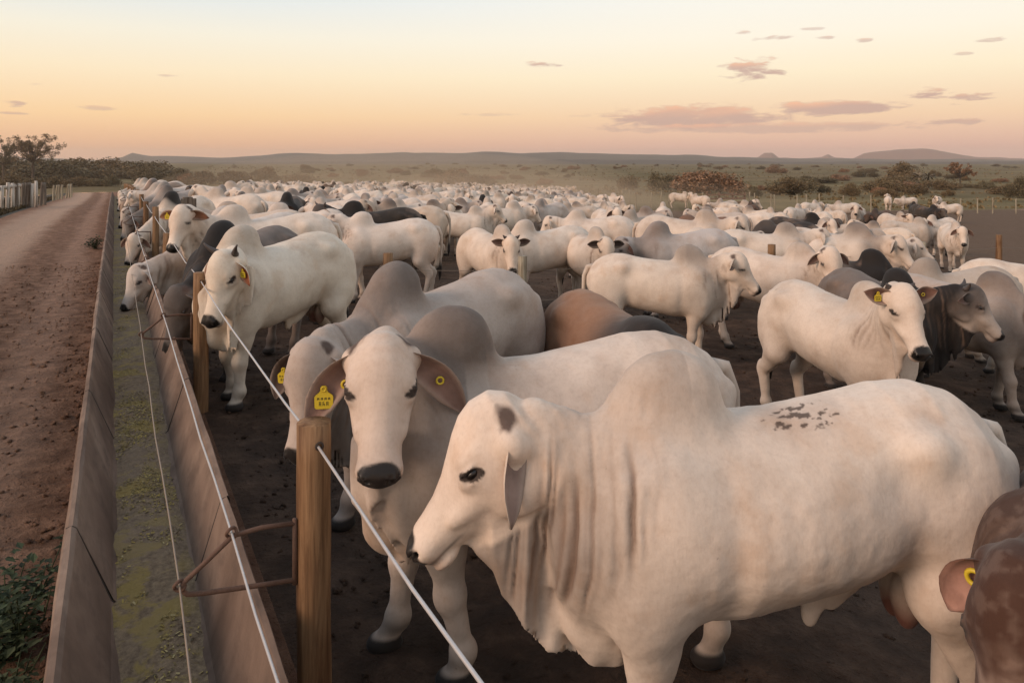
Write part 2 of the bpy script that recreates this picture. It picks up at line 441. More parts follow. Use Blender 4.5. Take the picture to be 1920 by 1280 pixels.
# ------------------------------------------------------------------ zebu cattle: implicit body, posed, then polygonised
def smin(a, b, k):
    h = np.clip(0.5 + 0.5 * (b - a) / k, 0, 1)
    return b + (a - b) * h - k * h * (1 - h)
def smax(a, b, k): return -smin(-a, -b, k)

class Field:
    def __init__(s, lo, hi, h):
        s.h = h; s.lo = np.array(lo, np.float32); n = np.ceil((np.array(hi) - np.array(lo)) / h).astype(int) + 1
        s.ax = [s.lo[i] + h * np.arange(n[i], dtype=np.float32) for i in range(3)]
        s.F = np.full(n, 0.4, np.float32)
    def box(s, lo, hi, m):
        sl = []
        for i in range(3):
            a = int(np.searchsorted(s.ax[i], lo[i] - m)); b = int(np.searchsorted(s.ax[i], hi[i] + m))
            if b - a < 1: return None
            sl.append(slice(a, b))
        return tuple(sl)
    def add(s, fn, lo, hi, k=0.05, sub=False):
        sl = s.box(lo, hi, k + 0.03)
        if sl is None: return
        X, Y, Z = np.meshgrid(s.ax[0][sl[0]], s.ax[1][sl[1]], s.ax[2][sl[2]], indexing='ij')
        P = np.stack([X, Y, Z], -1).reshape(-1, 3)
        f = fn(P).reshape(X.shape).astype(np.float32)
        s.F[sl] = smax(s.F[sl], -f, k) if sub else smin(s.F[sl], f, k)

def ell_d(p, r):
    q = p / r; k0 = np.sqrt((q * q).sum(-1)) + 1e-9; g = q / r
    return k0 * (k0 - 1) / (np.sqrt((g * g).sum(-1)) + 1e-9)
def p_ell(c, r, R=None):
    c = np.array(c); r = np.array(r)
    def fn(P):
        p = P - c
        if R is not None: p = p @ R
        return ell_d(p, r)
    rr = r if R is None else np.full(3, r.max())
    return fn, c - rr, c + rr
def p_cap(a, b, ra, rb, sq=1.0):
    a = np.array(a, float); b = np.array(b, float); d = b - a; L = (d * d).sum()
    def fn(P):
        t = np.clip(((P - a) @ d) / L, 0, 1)
        v = P - a - t[:, None] * d
        if sq != 1.0: v = v * np.array([1, sq, 1])
        return np.sqrt((v * v).sum(-1)) - (ra + (rb - ra) * t)
    r = max(ra, rb)
    return fn, np.minimum(a, b) - r, np.maximum(a, b) + r

class Sweep:
    """curve with elliptical sections, taller or deeper as wished"""
    def __init__(s, pts, up, dn, la, n=28):
        pts = np.array(pts, float); t = np.linspace(0, 1, n)[:, None]
        if len(pts) == 3: C = (1 - t) ** 2 * pts[0] + 2 * t * (1 - t) * pts[1] + t * t * pts[2]
        else: C = (1 - t) ** 3 * pts[0] + 3 * t * (1 - t) ** 2 * pts[1] + 3 * t * t * (1 - t) * pts[2] + t ** 3 * pts[3]
        s.C = C; T = np.gradient(C, axis=0); T /= np.linalg.norm(T, axis=1)[:, None]
        U = np.array([0, 0, 1.0]) - T * T[:, 2:3]
        U /= np.linalg.norm(U, axis=1)[:, None] + 1e-9
        S = np.cross(U, T)
        s.T, s.U, s.S, s.n = T, U, S, n
        tt = np.linspace(0, 1, n); ip = lambda a: np.interp(tt, np.linspace(0, 1, len(a)), a)
        s.up, s.dn, s.la = ip(up), ip(dn), ip(la)
    def local(s, P):
        d2 = ((P[:, None, :] - s.C[None]) ** 2).sum(-1) if len(P) < 60000 else None
        if d2 is None:
            i = np.empty(len(P), int)
            for k in range(0, len(P), 60000):
                i[k:k + 60000] = ((P[k:k + 60000, None, :].astype(np.float32) - s.C[None].astype(np.float32)) ** 2).sum(-1).argmin(1)
        else: i = d2.argmin(1)
        seg = np.linalg.norm(s.C[1] - s.C[0]) if s.n > 1 else 1
        a0 = ((P - s.C[i]) * s.T[i]).sum(-1)
        sl = np.linalg.norm(np.diff(s.C, axis=0), axis=1); sl = np.append(sl, sl[-1])
        fi = np.clip(i + a0 / sl[i], 0, s.n - 1)
        j = np.minimum(fi.astype(int), s.n - 2); f = (fi - j)[:, None]
        lp = lambda A: A[j] * (1 - f) + A[j + 1] * f
        C, T, U, S = lp(s.C), lp(s.T), lp(s.U), lp(s.S)
        d = P - C
        return fi / (s.n - 1), (d * T).sum(-1), (d * U).sum(-1), (d * S).sum(-1)
    def bbox(s):
        r = max(s.up.max(), s.dn.max(), s.la.max())
        return s.C.min(0) - r, s.C.max(0) + r

TRUNK = np.array([  # x, top, bottom, half width
    (-.89, 1.08, .95, .05), (-.84, 1.20, .84, .13), (-.78, 1.27, .77, .19), (-.68, 1.335, .71, .235), (-.55, 1.372, .69, .262), (-.40, 1.368, .70, .272),
    (-.22, 1.328, .672, .292), (0, 1.295, .630, .318), (.2, 1.285, .600, .322), (.35, 1.29, .60, .305), (.5, 1.285, .61, .272),
    (.62, 1.23, .62, .235), (.72, 1.11, .67, .18), (.79, 1.0, .75, .10)])
HEAD = np.array([  # u, dorsal, ventral, half width
    (-.095, .06, -.03, .03), (-.075, .155, -.075, .085), (-.03, .205, -.115, .112), (.04, .222, -.150, .128), (.10, .212, -.156, .136), (.155, .186, -.154, .136),
    (.215, .150, -.147, .112), (.28, .112, -.128, .091), (.35, .082, -.100, .079), (.42, .064, -.092, .079), (.465, .055, -.090, .087),
    (.500, .040, -.076, .080), (.525, .016, -.045, .052), (.535, 0, -.02, .02)])
def head_R(yaw, pitch, roll):
    cy, sy, cp, sp, cr, sr = cos(yaw), sin(yaw), cos(pitch), sin(pitch), cos(roll), sin(roll)
    Rz = np.array([[cy, -sy, 0], [sy, cy, 0], [0, 0, 1]]); Ry = np.array([[cp, 0, sp], [0, 1, 0], [-sp, 0, cp]])
    Rx = np.array([[1, 0, 0], [0, cr, -sr], [0, sr, cr]])
    return Rz @ Ry @ Rx                       # columns: forward, left, dorsal

def surface_nets(F, lo, h):
    S = F < 0
    nx, ny, nz = F.shape
    cs = np.zeros((nx - 1, ny - 1, nz - 1), np.int8)
    for a in (0, 1):
        for b in (0, 1):
            for c in (0, 1):
                cs += S[a:nx - 1 + a, b:ny - 1 + b, c:nz - 1 + c]
    act = (cs > 0) & (cs < 8)
    I = np.argwhere(act); idx = np.full(act.shape, -1, np.int64); idx[act] = np.arange(len(I))
    cv = {}
    for a in (0, 1):
        for b in (0, 1):
            for c in (0, 1):
                cv[a, b, c] = F[I[:, 0] + a, I[:, 1] + b, I[:, 2] + c]
    acc = np.zeros((len(I), 3)); cnt = np.zeros(len(I))
    ks = list(cv)
    for p in ks:
        for ax in range(3):
            if p[ax] == 0:
                q = list(p); q[ax] = 1; q = tuple(q)
                a, b = cv[p], cv[q]; m = (a < 0) != (b < 0)
                t = np.where(m, a / np.where(m, a - b, 1), 0)
                pt = np.array(p, float)[None].repeat(len(I), 0); pt[:, ax] += t
                acc += pt * m[:, None]; cnt += m
    V = (I + acc / cnt[:, None]) * h + lo
    Q = []
    for ax in range(3):
        o1, o2 = [(1, 2), (2, 0), (0, 1)][ax]
        sl0 = [slice(1, n - 1) for n in F.shape]; sl0[ax] = slice(0, F.shape[ax] - 1)
        sl1 = list(sl0); sl1[ax] = slice(1, F.shape[ax])
        A, B = S[tuple(sl0)], S[tuple(sl1)]
        for sgn in (True, False):
            E = np.argwhere((A != B) & (A == sgn))
            if not len(E): continue
            off = np.ones(3, int); off[ax] = 0
            E = E + off
            def cell(d1, d2):
                c = E.copy(); c[:, o1] += d1; c[:, o2] += d2; return idx[c[:, 0], c[:, 1], c[:, 2]]
            q = np.stack([cell(-1, -1), cell(0, -1), cell(0, 0), cell(-1, 0)], 1)
            Q.append(q if sgn else q[:, ::-1])
    return V, np.concatenate(Q)
def edges_of(Q):
    e = np.concatenate([Q[:, [0, 1]], Q[:, [1, 2]], Q[:, [2, 3]], Q[:, [3, 0]]])
    e.sort(1); return np.unique(e, axis=0)
def smooth(V, E, it, lam=0.5):
    for k in range(it):
        for l in (lam, -lam * 1.04):
            s = np.zeros_like(V); c = np.zeros(len(V))
            np.add.at(s, E[:, 0], V[E[:, 1]]); np.add.at(s, E[:, 1], V[E[:, 0]])
            np.add.at(c, E[:, 0], 1); np.add.at(c, E[:, 1], 1)
            V = V + l * (s / np.maximum(c, 1)[:, None] - V)
    return V
def vnormals(V, Q):
    n = np.cross(V[Q[:, 2]] - V[Q[:, 0]], V[Q[:, 3]] - V[Q[:, 1]])
    N = np.zeros_like(V)
    for i in range(4): np.add.at(N, Q[:, i], n)
    return N / (np.linalg.norm(N, axis=1)[:, None] + 1e-12)

BASE = dict(hp=(.98, 0, 1.18), hy=0, hpit=46, hroll=0, hump=1.0, humpx=0.0, dew=1.0, legs=None, ear=(.235, .07), eardroop=(.55, .55), earfwd=(.1, .1), earn=(.72, 0, .69), sheath=False,
            base=(.73, .615, .515), grey=0.25, humpc=0.3, facec=0.0, dark=0.0, rump=None, hornl=0.0, seed=0, earin=(.13, .075, .06),
            h=0.02, wrinkle=1.0, mottle=0.0, dung=0.0, headw=1.0, eyes=1.0, blen=1.0, bellyup=0.0, tailsw=0.0, hips=1.0, bodyc=None, scrotum=False, facew=0.0, headk=0.94, necky=0.0)
def cow_mesh(name, **kw):
    o = dict(BASE); o.update(kw); h = o['h']
    hp = np.array(o['hp'], float); hR = head_R(radians(o['hy']), radians(o['hpit']), radians(o['hroll']))
    HK = o['headk']
    HWD = o['headw']; WS = np.array([1, HWD, 1])
    Hw = lambda u, l, v: hp + hR @ (np.array([u, l * HWD, v]) * HK)
    lo = np.array([-.98, -.42, -.06]); hi = np.array([.9, .42, 1.66])
    for u in (-.12, .56):
        for l in (-.16, .16):
            for v in (-.2, .25):
                q = Hw(u, l, v); lo = np.minimum(lo, q - .03); hi = np.maximum(hi, q + .03)
    fl = Field(lo, hi, h)
    # ---- trunk
    def trunk(P):
        x = np.clip(P[:, 0], TRUNK[0, 0], TRUNK[-1, 0])
        top = np.interp(x, TRUNK[:, 0], TRUNK[:, 1]); bot = np.interp(x, TRUNK[:, 0], TRUNK[:, 2]); wd = np.interp(x, TRUNK[:, 0], TRUNK[:, 3])
        c = (top + bot) / 2; hh = (top - bot) / 2
        vn = (P[:, 2] - c) / hh
        wd = wd * (1 - .20 * np.clip(vn, 0, 1.2) ** 1.6 - .05 * np.clip(-vn, 0, 1))
        a = np.abs(P[:, 1]) / wd; b = np.abs(vn); n = 2.25
        r = (a ** n + b ** n) ** (1 / n) + 1e-9
        g = np.sqrt((a ** (n - 1) / wd) ** 2 + (b ** (n - 1) / hh) ** 2) / r ** (n - 1) + 1e-6
        f = (r - 1) / g
        f = np.clip(f, -.2, .3)
        dx = np.abs(P[:, 0] - x)
        return np.where(dx > 0, np.sqrt(np.maximum(f, 0) ** 2 + dx ** 2), f)
    fl.add(trunk, (-.9, -.34, .55), (.8, .34, 1.35), .04)
    # ---- shoulders, thighs, hips
    for sd in (-1, 1):
        fl.add(*p_ell((.47, sd * .175, .93), (.19, .115, .30)), k=.07)
        fl.add(*p_ell((.50, sd * .17, .78), (.125, .095, .20)), k=.06)
        fl.add(*p_ell((-.60, sd * .165, .93), (.205, .115, .33)), k=.07)
        fl.add(*p_ell((-.72, sd * .14, .90), (.12, .095, .26)), k=.06)
        fl.add(*p_ell((-.44, sd * .20, 1.21), (.07, .06, .055)), k=.09)
        fl.add(*p_ell((-.80, sd * .12, 1.12), (.06, .045, .06)), k=.06)
    # ---- hump
    hk = o['hump']; hx = o['humpx']
    hs = Sweep([(.47, 0, 1.06), (.40 + hx, 0, 1.06 + .22 * hk), (.38 + hx, 0, 1.06 + .42 * hk - .10 * hk)], (.2, .2, .2), (.2, .2, .2), (.15, .11, .085))
    fl.add(*p_ell((.42 + hx * .5, 0, 1.20), (.25, .145, .16 * hk)), k=.07)
    fl.add(*p_ell((.40 + hx, .0, 1.20 + .10 * hk), (.195, .112, .17 * hk)), k=.07)
    fl.add(*p_ell((.375 + hx, .0, 1.20 + .185 * hk), (.145, .088, .115 * hk)), k=.06)
    # ---- neck and dewlap
    hb = Hw(-.035, 0, .015)
    N0 = np.array((.44, 0, .985)); N1 = np.array((.44 + .55 * (hb[0] - .44), .12 * hb[1] + o['necky'], .985 + .52 * (hb[2] - .985) + .02))
    nk = Sweep([N0, N1, hb], (.275, .235, .180, .140, .12), (.36, .30, .235, .18, .13), (.20, .172, .140, .112, .098))
    def neck(P):
        t, a, u, l = nk.local(P)
        ru = np.interp(t, np.linspace(0, 1, nk.n), nk.up); rd = np.interp(t, np.linspace(0, 1, nk.n), nk.dn); rl = np.interp(t, np.linspace(0, 1, nk.n), nk.la)
        r = np.where(u > 0, ru, rd)
        return ell_d(np.stack([a, u, l], -1), np.stack([np.minimum(rl, .1), r, rl * (1 - .28 * np.clip(u / r, 0, 1))], -1))
    b0, b1 = nk.C.min(0), nk.C.max(0)
    fl.add(neck, b0 - .36, b1 + .30, .06)
    C3 = np.concatenate([nk.C, [Hw(.06, 0, -.05), Hw(.15, 0, -.085), Hw(.24, 0, -.09)]])
    C2 = C3[:, :2]; arc = np.concatenate([[0], np.cumsum(np.linalg.norm(np.diff(C2, axis=0), axis=1) + 1e-6)]); arc /= arc[-1]
    NC = len(C2)
    def plan(P):
        """position along the neck seen from above, sideways distance, height above the neck line"""
        best = np.full(len(P), 9e9); T_ = np.zeros(len(P)); L_ = np.zeros(len(P)); X_ = np.zeros(len(P))
        for i in range(0, NC - 1, 2):
            j = min(i + 2, NC - 1); d = C2[j] - C2[i]; n = np.linalg.norm(d) + 1e-9; d = d / n
            v = P[:, :2] - C2[i]; a = v @ d; c = np.clip(a, 0, n); lat = v[:, 1] * d[0] - v[:, 0] * d[1]
            ex = np.abs(a - c); dist = lat * lat + ex * ex
            ee = np.where(a < 0, ex, 0) if i == 0 else (np.where(a > n, ex, 0) if j == NC - 1 else np.zeros_like(ex))
            m = dist < best; best[m] = dist[m]; T_[m] = (arc[i] + c / n * (arc[j] - arc[i]))[m]; L_[m] = lat[m]; X_[m] = ee[m]
        plan.ext = X_
        zc = np.interp(T_, arc, C3[:, 2]); plan.zc = zc
        return T_, L_, P[:, 2] - zc
    if o['dew'] > 0:
        dk = o['dew']; tz = np.linspace(0, 1, 41)
        zb = np.interp(tz, (0, .2, .4, .5, .68, .77, .87, .96, 1.0), (.55, .505, .485, .49, .53, .575, .65, .705, .78))
        zb = zb + tz ** 1.5 * (C3[-1][2] - .97) * .92 + (1 - dk) * .30 * np.sin(np.clip(tz, 0, 1) * pi)
        zb = zb + .10 * sstep(45, 75, abs(o['hy'])) * sstep(.55, .85, tz)
        zb = np.maximum(zb, .42)
        sd_ = o['seed'] * 1.7
        def dew(P):
            t, l, u = plan(P)
            rd = np.maximum(plan.zc - np.interp(t, tz, zb), .12)
            rd = rd * (1 + .020 * np.sin(t * 15 + sd_) + .010 * np.sin(t * 33 + 2 * sd_))
            dp = np.clip(-u / .5, 0, 1)
            l = l + dp ** 1.4 * (.034 * np.sin(t * 13 + sd_ + dp * 2) + .017 * np.sin(t * 31 + 1.3 * sd_ - dp * 2))
            th = .070 - .044 * dp
            e0 = np.maximum(0, -plan.ext)
            f = ell_d(np.stack([l, u], -1), np.stack([th, np.where(u > 0, .08, rd)], -1))
            return np.sqrt(np.maximum(f, 0) ** 2 + plan.ext ** 2) * (f > 0) + np.where(f > 0, 0, f + plan.ext)
        fl.add(dew, C3.min(0) - np.array((.1, .1, .62)), C3.max(0) + .10, .04)
        # brisket
        fl.add(*p_ell((.60, 0, .65), (.15, .085, .14)), k=.06)
    # ---- head
    def head(P):
        p = ((P - hp) @ hR) / HK / WS
        u = np.clip(p[:, 0], HEAD[0, 0], HEAD[-1, 0])
        top = np.interp(u, HEAD[:, 0], HEAD[:, 1]); bot = np.interp(u, HEAD[:, 0], HEAD[:, 2]); wd = np.interp(u, HEAD[:, 0], HEAD[:, 3])
        c = (top + bot) / 2 + .01; hh = (top - bot) / 2
        vn = (p[:, 2] - c) / hh
        wd = wd * (1 - .30 * np.clip(vn, 0, 1.2) ** 2 - .40 * np.clip(-vn, 0, 1.2) ** 1.4)
        a = np.abs(p[:, 1]) / wd; b = np.abs(vn); n = 2.5
        r = (a ** n + b ** n) ** (1 / n) + 1e-9
        g = np.sqrt((a ** (n - 1) / wd) ** 2 + (b ** (n - 1) / hh) ** 2) / r ** (n - 1) + 1e-6
        f = np.clip((r - 1) / g, -.15, .3)
        dx = np.abs(p[:, 0] - u)
        return np.where(dx > 0, np.sqrt(np.maximum(f, 0) ** 2 + dx ** 2), f) * HK
    hc = Hw(.2, 0, .03)
    fl.add(head, hc - .42, hc + .42, .045)
    fine = h < .016
    def hell(c, r, k, sub=False):
        rr = np.array(r) * HK
        f, l_, h_ = p_ell(Hw(*c), rr, hR); fl.add(f, l_, h_, k, sub)
    for sd in (-1, 1):
        hell((.128, sd * .088, .118), (.055, .030, .022), .024); hell((.170, sd * .106, .066), (.05, .026, .038), .02)     # brow
        hell((.09, sd * .088, -.075), (.095, .040, .075), .04)      # cheek
        hell((.24, sd * .082, .005), (.10, .024, .030), .03)        # cheek bone
        hell((.0, sd * .114, .055), (.046, .046, .052), .04)           # ear root
        if h < .022:
            hell((.160, sd * .136, .080), (.033, .016, .018), .010, True)
            hell((.500, sd * .052, .022), (.030, .024, .020), .02)
            hell((.508, sd * .050, .004), (.022, .014, .013), .008, True)
        if fine:
            hell((.445, sd * .082, -.052), (.085, .012, .005), .008, True)
            hell((.158, sd * .127, .100), (.036, .011, .0065), .006); hell((.162, sd * .129, .061), (.030, .009, .005), .006)
    hell((.505, 0, .005), (.030, .062, .040), .02)
    hell((.455, 0, -.082), (.055, .054, .026), .02)
    if h < .022:
        for sd in (-1, 1):
            hell((.524, sd * .043, .016), (.022, .019, .013), .008, True); hell((.500, sd * .070, .010), (.020, .014, .010), .008, True)
    # ---- legs
    LG = o['legs'] or [(0, 0), (0, 0), (0, 0), (0, 0)]      # FL, FR, HL, HR: (dx, dz)
    sp = []
    for i, (sx, sd) in enumerate(((.46, 1), (.46, -1), (-.66, 1), (-.66, -1))):
        dx, dz = LG[i][:2]; gy = LG[i][2] if len(LG[i]) > 2 else 0.0
        if i < 2:
            J = [(.50, sd * .16, .80), (.47 + dx * .35, sd * .150, .58 + dz * .1), (.48 + dx * .62, sd * .140, .385 + dz * .6), (.465 + dx * .92, sd * (.135) + gy, .14 + dz), (.50 + dx, sd * .135 + gy, .055 + dz)]
            Rr = [.100, .078, .056, .040, .050]
        else:
            J = [(-.58, sd * .165, .84), (-.53 + dx * .25, sd * .185, .70), (-.73 + dx * .7, sd * .15, .455 + dz * .6), (-.67 + dx * .95, sd * .14 + gy, .15 + dz), (-.63 + dx, sd * .14 + gy, .055 + dz)]
            Rr = [.150, .120, .056, .041, .050]
        for a in range(4):
            fl.add(*p_cap(J[a], J[a + 1], Rr[a], Rr[a + 1], 1.22 if a < 2 else 1.1), k=.045 if a < 2 else .028)
        if i < 2: fl.add(*p_ell(np.array(J[2]) + (.008, 0, 0), (.058, .055, .075)), k=.03)
        else: fl.add(*p_ell(np.array(J[2]) + (-.02, 0, .02), (.05, .042, .085)), k=.03)
        fl.add(*p_ell(np.array(J[3]), (.054, .052, .055)), k=.03)
        ft = np.array(J[4]); sp.append(ft)
        fl.add(*p_ell(ft + (.012, 0, -.022), (.078, .064, .045)), k=.012)
        cut = ft[2] - .055
        fl.add(lambda P, c=cut: P[:, 2] - c, ft - .16, ft + np.array((.16, .16, -.055)), .004, True)
    if o['sheath']:
        sh = Sweep([(-.05, 0, .66), (-.20, 0, .62), (-.42, 0, .72)], (.06, .06, .06), (.03, .105, .035), (.035, .026, .03))
        def shf(P):
            t, a, u, l = sh.local(P)
            rd = np.interp(t, np.linspace(0, 1, sh.n), sh.dn)
            return ell_d(np.stack([a, u, l], -1), np.stack([np.full_like(u, .03), np.where(u > 0, .06, rd), np.full_like(u, .028)], -1))
        fl.add(shf, np.array((-.5, -.1, .42)), np.array((.1, .1, .8)), .05)
        fl.add(*p_ell((-.14, 0, .555), (.034, .022, .04)), k=.04)
    if o['scrotum']:
        for sd in (-1, 1): fl.add(*p_ell((-.50, sd * .035, .60), (.055, .048, .09)), k=.02)
    V, Q = surface_nets(fl.F, fl.lo, h)
    E = edges_of(Q); V = smooth(V, E, 2 if h < .012 else 1)
    if o['dew'] > 0 and h < .02:      # the thin hanging edge of the dewlap is evened out
        td, _, ud = plan(V)
        we = sstep(.16, .05, V[:, 2] - np.interp(td, tz, zb)) * (V[:, 0] > .40) * sstep(.36, .42, V[:, 2])
        V = V + we[:, None] * (smooth(V, E, 7) - V)
    N = vnormals(V, Q)
    # ---- surface relief: folds of skin on the neck, soft muscle unevenness
    t, a, u, l = nk.local(V)
    ph = ((V - hp) @ hR) / HK / WS
    dist = np.sqrt(u * u + l * l + a * a)
    inhead = sstep(-.10, -.02, ph[:, 0]) * (ph[:, 0] < .6) * sstep(.20, .15, np.abs(ph[:, 1])) * (ph[:, 2] < .3) * sstep(-.04, -.01, ph[:, 2] - np.interp(ph[:, 0], HEAD[:, 0], HEAD[:, 2]))
    wn = sstep(.10, .30, t) * sstep(1.0, .90, t) * sstep(.16, .08, np.abs(a)) * (1 - sstep(.0, .10, ph[:, 0]) * inhead) * sstep(.40, .52, V[:, 0])
    wn = wn * sstep(.17, .05, V[:, 2] - 1.30)
    S = o['seed'] * 13.7
    tp, lp_, up_ = plan(V)
    sg = np.sign(lp_) * 3.0
    wob = .034 * vnoise(np.stack([up_ * 4 + S, tp * 2, sg], -1), 1.0, 3) + .012 * vnoise(np.stack([up_ * 12, tp * 7 + S, sg], -1), 1.0, 5)
    tw = tp + wob - .22 * np.clip(-up_ - .05, 0, .6) + .25 * np.clip(up_, 0, .3) ** 2
    disp = np.zeros(len(V)); fold = np.zeros(len(V))
    rs = np.random.RandomState(o['seed'] + 11)
    nf = 19 if h < .0078 else 12
    for k in range(nf):
        c = .10 + .78 * (k + .7 * (rs.rand() - .5)) / nf; ctr = -.17 + .34 * (rs.rand() - .5); ln = .10 + .24 * rs.rand(); am = .12 + .88 * rs.rand() ** 1.6
        d = tw - c; wd_ = .010 + .007 * rs.rand(); gsh = np.exp(-(d / wd_) ** 2); rid = np.exp(-((np.abs(d) - 2.6 * wd_) / (1.9 * wd_)) ** 2)
        e = np.exp(-((up_ - ctr) / ln) ** 4) * am
        disp += e * (-.0095 * gsh + .0052 * rid); fold += e * gsh
    if o['dew'] > 0: wn = wn * sstep(.015, .075, V[:, 2] - np.interp(tp, tz, zb))
    disp = disp * wn * o['wrinkle']; fold = np.clip(fold * wn * o['wrinkle'], 0, 1)
    body = 1 - inhead
    disp += wn * .0065 * o['wrinkle'] * fbm(V * np.array((15, 15, 2.6)), 1.0, o['seed'] + 90, 3)
    disp += .006 * fbm(V, 5.5, o['seed'] + 40, 3) * body * sstep(.3, .6, V[:, 2]) + .0020 * fbm(V, 22, o['seed'] + 60, 2) * body
    # ribs, flank hollow, crease behind the shoulder and in front of the thigh
    def ramp_e(c, s): return np.exp(-(((V - np.array(c)) / np.array(s)) ** 2).sum(-1))
    for sd in (-1, 1):
        disp -= .022 * ramp_e((-.33, sd * .27, 1.12), (.10, .12, .10))
        disp -= .024 * ramp_e((-.37, sd * .26, .78), (.07, .16, .16))
        disp -= .015 * ramp_e((.27, sd * .28, .85), (.05, .16, .28))
        disp -= .010 * ramp_e((.62, sd * .2, .95), (.05, .14, .2))
        disp += .008 * ramp_e((.42, sd * .28, 1.05), (.09, .14, .16))
    disp += .0012 * np.sin(V[:, 0] * 60) * np.exp(-((V[:, 0] - .02) / .22) ** 2) * np.exp(-((V[:, 2] - .95) / .18) ** 2) * (np.abs(V[:, 1]) > .2)
    V = V + N * disp[:, None]
    if o['bellyup']:
        V[:, 2] += o['bellyup'] * sstep(.95, .70, V[:, 2]) * sstep(.40, .60, V[:, 2]) * sstep(-.75, -.5, V[:, 0]) * sstep(.62, .35, V[:, 0])
    # ---- coat
    n1 = fbm(V, 3.1, o['seed'] + 1, 3); n2 = fbm(V, 8.5, o['seed'] + 2, 3); n3 = fbm(V, 30, o['seed'] + 5, 2)
    base = np.array(o['base']); C = base[None] * (1 + .12 * n1[:, None] + .09 * n2[:, None])
    def mixc(C, wgt, col): return C * (1 - wgt[:, None]) + np.array(col)[None] * wgt[:, None]
    grey = np.array((.20, .165, .145)); black = np.array((.022, .018, .016))
    if o['bodyc'] is not None:
        C = mixc(C, np.clip(.85 + .3 * n1, 0, 1), o['bodyc'])
    if o['rump'] is not None:
        C = mixc(C, sstep(-.05, -.5, V[:, 0] + .15 * n1), o['rump'])
    hd = ramp_e((.335 + hx, 0, 1.22 + .2 * hk), (.21, .3, .22))
    g = o['grey']
    hf = ramp_e((.56 + hx, 0, 1.25 + .12 * hk), (.12, .22, .20))
    C = mixc(C, np.clip(hf * min(1, o['humpc']) * (.55 + .4 * n2) * (o['humpc'] < 1.2), 0, .6), base * np.array((.98, .80, .70)))
    C = mixc(C, np.clip(hd * (o['humpc']) * (1.5 + .7 * n1), 0, 1), grey * (.16 if o['humpc'] > 1.2 else .85))
    neckw = sstep(.05, .4, t) * sstep(1.15, .8, t) * (V[:, 0] > .35) * body
    lown = sstep(1.25, .55, V[:, 2])
    C = mixc(C, np.clip(neckw * g * (.6 + .5 * lown) * (1.1 + 1.1 * n1), 0, .95), grey)
    C = mixc(C, np.clip(ramp_e((.5, 0, .75), (.26, .5, .35)) * g * (.7 + .9 * n1), 0, .9), grey)
    C = mixc(C, np.clip(ramp_e((-.62, 0, .75), (.28, .5, .35)) * g * .7 * (.7 + .9 * n1), 0, .9), grey)
    if o['dark'] > 0:
        C = mixc(C, np.clip(sstep(-.15, .4, V[:, 0]) * o['dark'] * (1 + .3 * n1), 0, 1), black)
    # lower legs: dirt and darker knees, pasterns and hooves
    low = sstep(.62, .12, V[:, 2])
    C = mixc(C, low * np.clip(.22 + .35 * n2, 0, .55), (.16, .115, .085))
    for ft in sp:
        d = np.sqrt(((V[:, :2] - ft[:2]) ** 2).sum(-1))
        z = V[:, 2] - ft[2]
        C = mixc(C, (d < .13) * sstep(.022, .004, z), black * 1.2)
        C = mixc(C, (d < .13) * np.exp(-((z - .05) / .035) ** 2) * np.clip(.45 + .6 * n2, 0, .8), black * 2)
    # fold lines are tinted dark brown
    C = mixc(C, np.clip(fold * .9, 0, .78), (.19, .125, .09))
    # ochre stains on lower chest and flank
    C = mixc(C, np.clip(sstep(.95, .6, V[:, 2]) * sstep(.3, .5, V[:, 2]) * np.clip(n1 * 1.2, 0, 1) * .6, 0, .45), (.42, .285, .17))
    C = mixc(C, np.clip(sstep(1.12, 1.24, V[:, 2]) * (V[:, 0] < .25) * np.clip(n2 + n1 * .7 + .02, 0, 1) * .55, 0, .5), (.34, .235, .175))
    # head
    hw = inhead * (np.abs(ph[:, 0] - .2) < .36)
    C = mixc(C, hw * (1 - o['facec']) * .25, base * np.array((1.06, .98, .93)))
    C = mixc(C, np.clip(hw * o['facec'] * (1.0 + .5 * n1), 0, 1), grey * .55 if o['facec'] > .6 else grey)
    if o['facew'] > 0:
        C = mixc(C, np.clip(hw * o['facew'] * sstep(.08, .30, ph[:, 0] + .10 * n2), 0, 1), (.50, .42, .36))
    gl = np.zeros(len(V))
    muz = (ph[:, 0] > .3) * (np.abs(ph[:, 1]) < .2) * sstep(.466 - .016 * (h > .012), .480 - .016 * (h > .012), ph[:, 0] + .010 * n3 + .14 * np.clip(ph[:, 2], -.05, .05) - .9 * np.clip(np.abs(ph[:, 1]) - .058, 0, .1)) * sstep(-.044 - .012 * (h > .012), -.032 - .012 * (h > .012), ph[:, 2]) * sstep(.085, .065, ph[:, 2])
    muz = np.maximum(muz, hw * (ph[:, 0] > .3) * sstep(.30, .40, ph[:, 0]) * np.exp(-((ph[:, 2] + .052) / .006) ** 2) * .6 * (np.abs(ph[:, 1]) > .02))
    C = mixc(C, muz, black * (1.25 if h < .012 else .8) * (1 + .3 * n3[:, None] * 0)[0]); C = mixc(C, muz * np.exp(-((ph[:, 0] - .515) / .022) ** 2 - ((np.abs(ph[:, 1]) - .048) / .020) ** 2 - ((ph[:, 2] - .010) / .018) ** 2), black * .25); gl = np.maximum(gl, muz)
    pink = hw * np.exp(-((ph[:, 0] - .49) / .04) ** 2) * sstep(-.03, -.06, ph[:, 2]) * .5
    C = mixc(C, pink, (.40, .28, .23))
